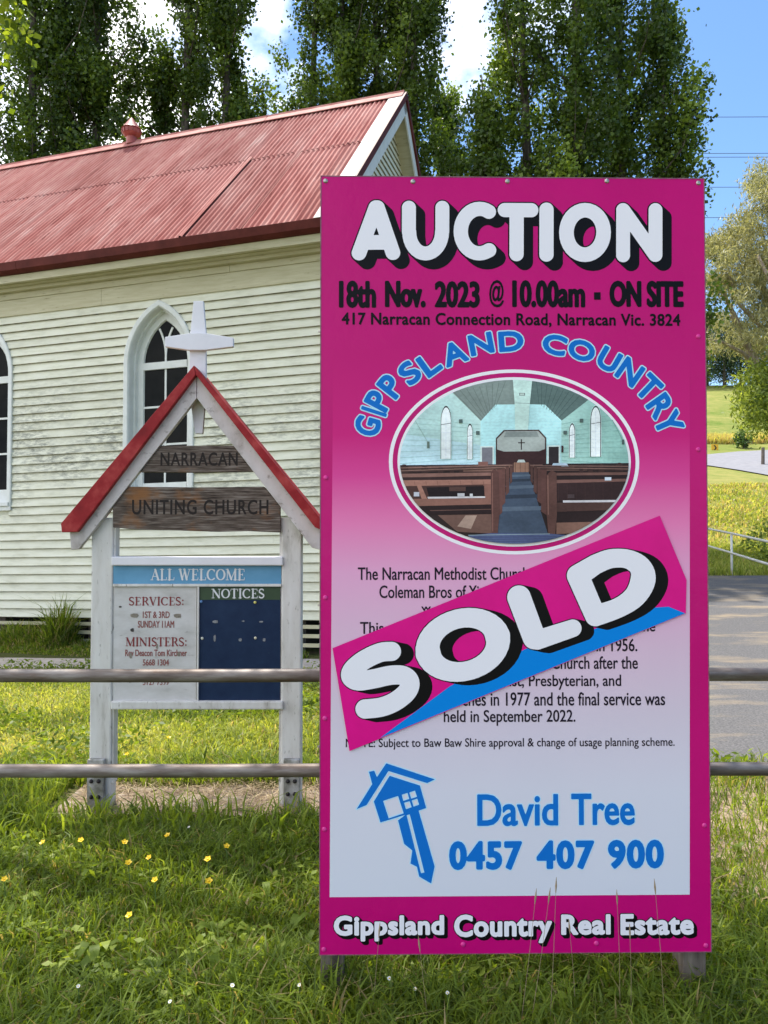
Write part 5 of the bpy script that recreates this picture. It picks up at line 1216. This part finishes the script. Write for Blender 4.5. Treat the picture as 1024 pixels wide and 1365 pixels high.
tn = .38+.16*nz2d(x, y, 5, 9)+rng.normal(0, .17, len(x)); tn = np.clip(tn, 0, .88); st = rng.uniform(0, 1, len(x)) < .05+.10*np.clip(nz2d(x, y, 3, 12), 0, 1); tn[st] = 1
blades('grass', x, y, h, w, rng, M_grass, 'rough green lawn grass in front of both signs', .75, tn)
# broad clover and plantain leaves low among the blades
x, y = field(16000, 2.0, 4.6, rng); k = (~bare(x, y)) & (nz2d(x, y, 6, 21) > .05) & (x < 1.2); x, y = x[k], y[k]
o = leafmesh('clover', np.stack([x, y, HG(x, y)+rng.uniform(.02, .08, len(x))], 1), .034, rng, M_grass, None, .75, rng.uniform(.3, .8, len(x)), flatness=.65); tag(o, 'low clover and plantain leaves among the lawn grass', 'clover', kind='stuff')
x, y = field(150000, 4.6, 8.4, rng, .72); keep = ~bare(x, y); keep &= rng.uniform(0, 1, len(x)) < np.clip(.85+.3*nz2d(x, y, 3, 5), .3, 1); x, y = x[keep], y[keep]
h = (.035+.05*np.clip(.5+.5*nz2d(x, y, 2.2, 6), .05, 1.2))*rng.uniform(.5, 1.4, len(x)); w = rng.uniform(.006, .012, len(x)); tn = np.clip(.46+.5*nz2d(x, y, 2.0, 7)+rng.normal(0, .16, len(x)), 0, .88); tn[rng.uniform(0, 1, len(x)) < .05] = 1
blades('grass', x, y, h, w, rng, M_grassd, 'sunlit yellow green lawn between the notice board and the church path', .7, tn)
# rosettes of dock and plantain in the front lawn
rr2 = np.random.default_rng(91); LV, LF, LT = [], [], []
for k in range(46):
    v = rr2.uniform(1100, 1365); u = rr2.uniform(0, 420) if k % 4 else rr2.uniform(470, 1010); Y = 1.45*1025/(v-711.5); cx_, cy_ = (u-512)/1025*Y, Y
    if bare(np.array([cx_]), np.array([cy_]))[0]: continue
    for q in range(int(rr2.integers(6, 12))):
        a = rr2.uniform(0, 6.28); ln = rr2.uniform(.035, .085); wd = ln*rr2.uniform(.16, .27); up = rr2.uniform(.25, 1.0); b = len(LV); ca_, sa_ = cos(a), sin(a)
        for (t, w_, z_) in ((0, .2, 0), (.35, .9, .55), (.7, .9, .8), (1.0, .08, .62)):
            for sg in (-1, 1): LV.append((cx_+ca_*ln*t-sa_*wd*w_*sg, cy_+sa_*ln*t+ca_*wd*w_*sg, .022+ln*up*z_+(.004 if w_ > .5 else 0)))
        t_ = rr2.uniform(.25, .75); LT += [t_]*8
        for i in range(3): LF.append((b+2*i, b+2*i+1, b+2*i+3, b+2*i+2))
o = np_mesh('broad_leaf_weeds', LV, LF, M_grass, attr=LT); tag(o, 'broad leaved plantain rosettes in the front lawn', 'weeds', kind='stuff')
# darker leafy weeds standing in clumps through the sunny lawn
n = 26000; x, y = field(n, 4.5, 8.2, rng, .58); k = (~bare(x, y)) & (nz2d(x, y, 1.7, 61)+.35*nz2d(x, y, 6, 62) > .22); x, y = x[k], y[k]
o = leafmesh('broad_weeds', np.stack([x, y, HG(x, y)+rng.uniform(.02, .13, len(x))], 1), .05, rng, M_grass, None, .5, rng.uniform(.05, .6, len(x)), flatness=.35); tag(o, 'darker broad leaved weeds in clumps across the sunlit lawn', 'weeds', kind='stuff')
n = 5200; x, y = field(n, 3.3, 4.6, rng, .55); k = (~bare(x, y)) & (x < .2) & (np.abs(y-3.95) < .35) | ((y > 4.42) & (y < 4.62) & (x < .2)); x, y = x[k], y[k]; n = len(x)
blades('grass', x, y, rng.uniform(.09, .24, n), rng.uniform(.006, .014, n), rng, M_grass, 'longer grass fringing the slab under the church sign', .55, np.clip(rng.normal(.5, .2, n), 0, .9))
# rough growth against the church wall
n = 14000; s = np.concatenate([rng.uniform(-6, 2.1, 10000), rng.normal(-1.45, .4, 4000)]); d = rng.uniform(.05, .85, n); x = CP.x+s*ca-d*sa; y = CP.y-s*sa-d*ca
clump = .10+.22*np.clip(nz2d(s*1.0, d*0, 2.5, 31), 0, 1); cen = np.exp(-((s+1.28)/.11)**2)*.62+np.exp(-((s+1.85)/.35)**2)*.22
h = (clump*(1.1-d)+cen*np.exp(-((d-.25)/.2)**2))*rng.uniform(.4, 1.3, n); w = rng.uniform(.008, .016, n); blades('weeds', x, y, h, w, rng, M_grass, 'long weeds growing against the foot of the church wall', .45, np.clip(np.where(rng.uniform(0, 1, n) < .14, 1.0, rng.normal(.3, .2, n)), 0, 1), 'weeds')
# long grass by the handrail and on the verge
n = 26000; y = rng.uniform(16.5, 23, n); x = rng.uniform(.36, .62, n)*y; k = ~bare(x, y); x, y = x[k], y[k]; n = len(x)
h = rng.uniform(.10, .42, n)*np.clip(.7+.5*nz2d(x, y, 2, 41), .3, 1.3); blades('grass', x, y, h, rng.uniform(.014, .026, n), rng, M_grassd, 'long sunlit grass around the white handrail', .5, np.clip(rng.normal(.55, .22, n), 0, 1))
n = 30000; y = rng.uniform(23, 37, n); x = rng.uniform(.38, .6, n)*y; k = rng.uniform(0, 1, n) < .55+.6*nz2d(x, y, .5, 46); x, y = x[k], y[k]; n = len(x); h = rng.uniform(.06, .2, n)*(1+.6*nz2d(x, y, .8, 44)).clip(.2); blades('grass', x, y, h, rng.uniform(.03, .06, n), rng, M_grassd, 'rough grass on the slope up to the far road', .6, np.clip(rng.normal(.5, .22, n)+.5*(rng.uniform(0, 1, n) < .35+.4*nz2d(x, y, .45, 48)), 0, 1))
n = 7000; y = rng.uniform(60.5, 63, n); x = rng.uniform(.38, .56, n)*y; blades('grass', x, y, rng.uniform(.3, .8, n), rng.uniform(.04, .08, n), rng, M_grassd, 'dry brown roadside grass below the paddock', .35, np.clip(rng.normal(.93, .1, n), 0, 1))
# straw on the slab
n = 5000; x = rng.uniform(-1.7, .3, n); y = rng.uniform(3.93, 4.5, n); M_straw = leaf_mat('dry_straw', (.16, .10, .05), (.30, .22, .12), (.45, .36, .22), .1)
o = leafmesh('straw', np.stack([x, y, HG(x, y)+.016+rng.uniform(0, .02, n)], 1), .10, rng, M_straw, None, .045, None, flatness=.85); tag(o, 'dry straw scattered over the slab under the church sign', 'straw', kind='stuff')
# tall seeding stalks in front of the auction sign
M_seed = plain('seed_head', (.30, .22, .13, 1), .8); M_stalk = plain('grass_stalk', (.16, .20, .06, 1), .7)
mb = MB(); sd = MB()
for (u, v) in [(741, 1190), (731, 1204), (874, 1192), (823, 1206), (713, 1205), (505, 1250), (760, 1245), (560, 1268), (840, 1252)]:
    Y = rng.uniform(2.22, 2.33); p = at(u, v, Y); bx = p.x+rng.uniform(-.06, .06); q = (bx*.4+p.x*.6, Y, p.z*.6)
    mb.tube([(bx, Y+.02, -.01), q, tuple(p)], [.0009, .0007, .0005], 5); d = (Vector(p)-Vector(q)).normalized(); e = Vector(p)+d*.045; sd.tube([tuple(p), tuple(Vector(p)+d*.02), tuple(e)], [.0012, .0030, .0005], 5)
b = len(mb.v); mb.v += sd.v; mb.f += [tuple(i+b for i in f) for f in sd.f]
o = mb.build('seed_stalks', M_seed); tag(o, 'thin seeding grass stalks standing before the bottom of the auction sign', 'grass', kind='stuff')
# buttercups and daisies
M_yel = plain('buttercup_petal', (.80, .52, .008, 1), .4); M_wh = plain('daisy_petal', (.75, .75, .72, 1), .6); M_stem = plain('flower_stem', (.08, .15, .03, 1), .6)
def flower(name, label, cat, group, rad, mat, hh, n):
    t = empty(name, (0, 0, 0), label, cat, group); MB().tube([(0, .01, -.02), (.004, 0, hh*.5), (0, 0, hh)], .0016, 5).build('stem', M_stem, t)
    V = [(0, 0, hh)]; F = []
    for k in range(n):
        a = 2*pi*k/n; da = pi/n*.92
        for (r, aa, zz) in ((rad*.75, a-da, .3), (rad, a, .42), (rad*.75, a+da, .3)):
            V.append((r*cos(aa), r*sin(aa)-rad*.0, hh+rad*zz))
        b = 1+3*k; F += [(0, b, b+1), (0, b+1, b+2)]
    c, s_ = cos(.55), sin(.55); V = [(x, y*c-(z-hh)*s_, hh+y*s_+(z-hh)*c) for x, y, z in V]
    mesh_obj('petals', V, F, mat, t)
    MB().lathe([(rad*.3, 0), (rad*.28, rad*.2), (rad*.1, rad*.3)], (0, -rad*.08, hh+.001), 8).build('flower_centre', M_yel, t); return t
def scatter(proto, spots, hh, labels):
    for i, (u, v) in enumerate(spots):
        t = proto if i == 0 else proto.copy()
        t['label'] = labels[i]
        if i:
            COL.objects.link(t)
            for c in proto.children:
                d = c.copy(); COL.objects.link(d); d.parent = t
        Y = (EYE-hh)*1025/(v-711.5); t.location = (X(u, Y), Y, float(HG(X(u, Y), Y))+rnd.uniform(0, .015)); t.rotation_euler = (0, 0, rnd.uniform(-.8, .8)); s = rnd.uniform(.85, 1.2); t.scale = (s, s, 1)
z4 = lambda L_: [(a/2.381, 1050+b/2.381) for a, b in L_]
scatter(flower('buttercup', 'small yellow buttercup in the grass before the church sign', 'flower', 'buttercups in the lawn', .0135, M_yel, .13, 5), z4([(268,157),(405,168),(540,151),(725,182),(667,224),(418,230),(482,218),(670,286),(501,290),(422,399),(148,163),(30,285)])+[(172, 1006), (227, 981)], .13,
    ['yellow buttercup nearly below the left post of the church sign', 'yellow buttercup just right of the left post, second in the upper row', 'yellow buttercup in the upper row below the middle of the slab', 'rightmost yellow buttercup, towards the right post', 'second yellow buttercup from the right, beside the rightmost one',
     'yellow buttercup left of centre in the second row', 'yellow buttercup in the very middle of the group', 'yellow buttercup low at the right of the group', 'yellow buttercup low in the middle of the group', 'lowest and frontmost yellow buttercup in the lawn',
     'yellow buttercup standing alone left of the left post', 'leftmost yellow buttercup at the left edge of the photo', 'yellow buttercup behind the lower pipe rail, near the left post', 'yellow buttercup under the bottom rail of the notice board'])
scatter(flower('daisy', 'small white daisy in the shaded front grass', 'flower', 'white daisies in the lawn', .0065, M_wh, .10, 9), z4([(265,621),(552,655),(745,618),(955,605),(607,125)])+[(519, 1299), (595, 1315), (553, 1309)], .10,
    ['leftmost small white daisy at the front of the lawn', 'small white daisy lowest of those left of the auction sign', 'small white daisy between the lowest one and the auction sign', 'small white daisy close to the left post of the auction sign', 'small white daisy in the shade just below the slab',
     'small white daisy under the auction sign, left of three', 'small white daisy under the auction sign, right and largest of three', 'small white daisy under the auction sign, middle of three'])
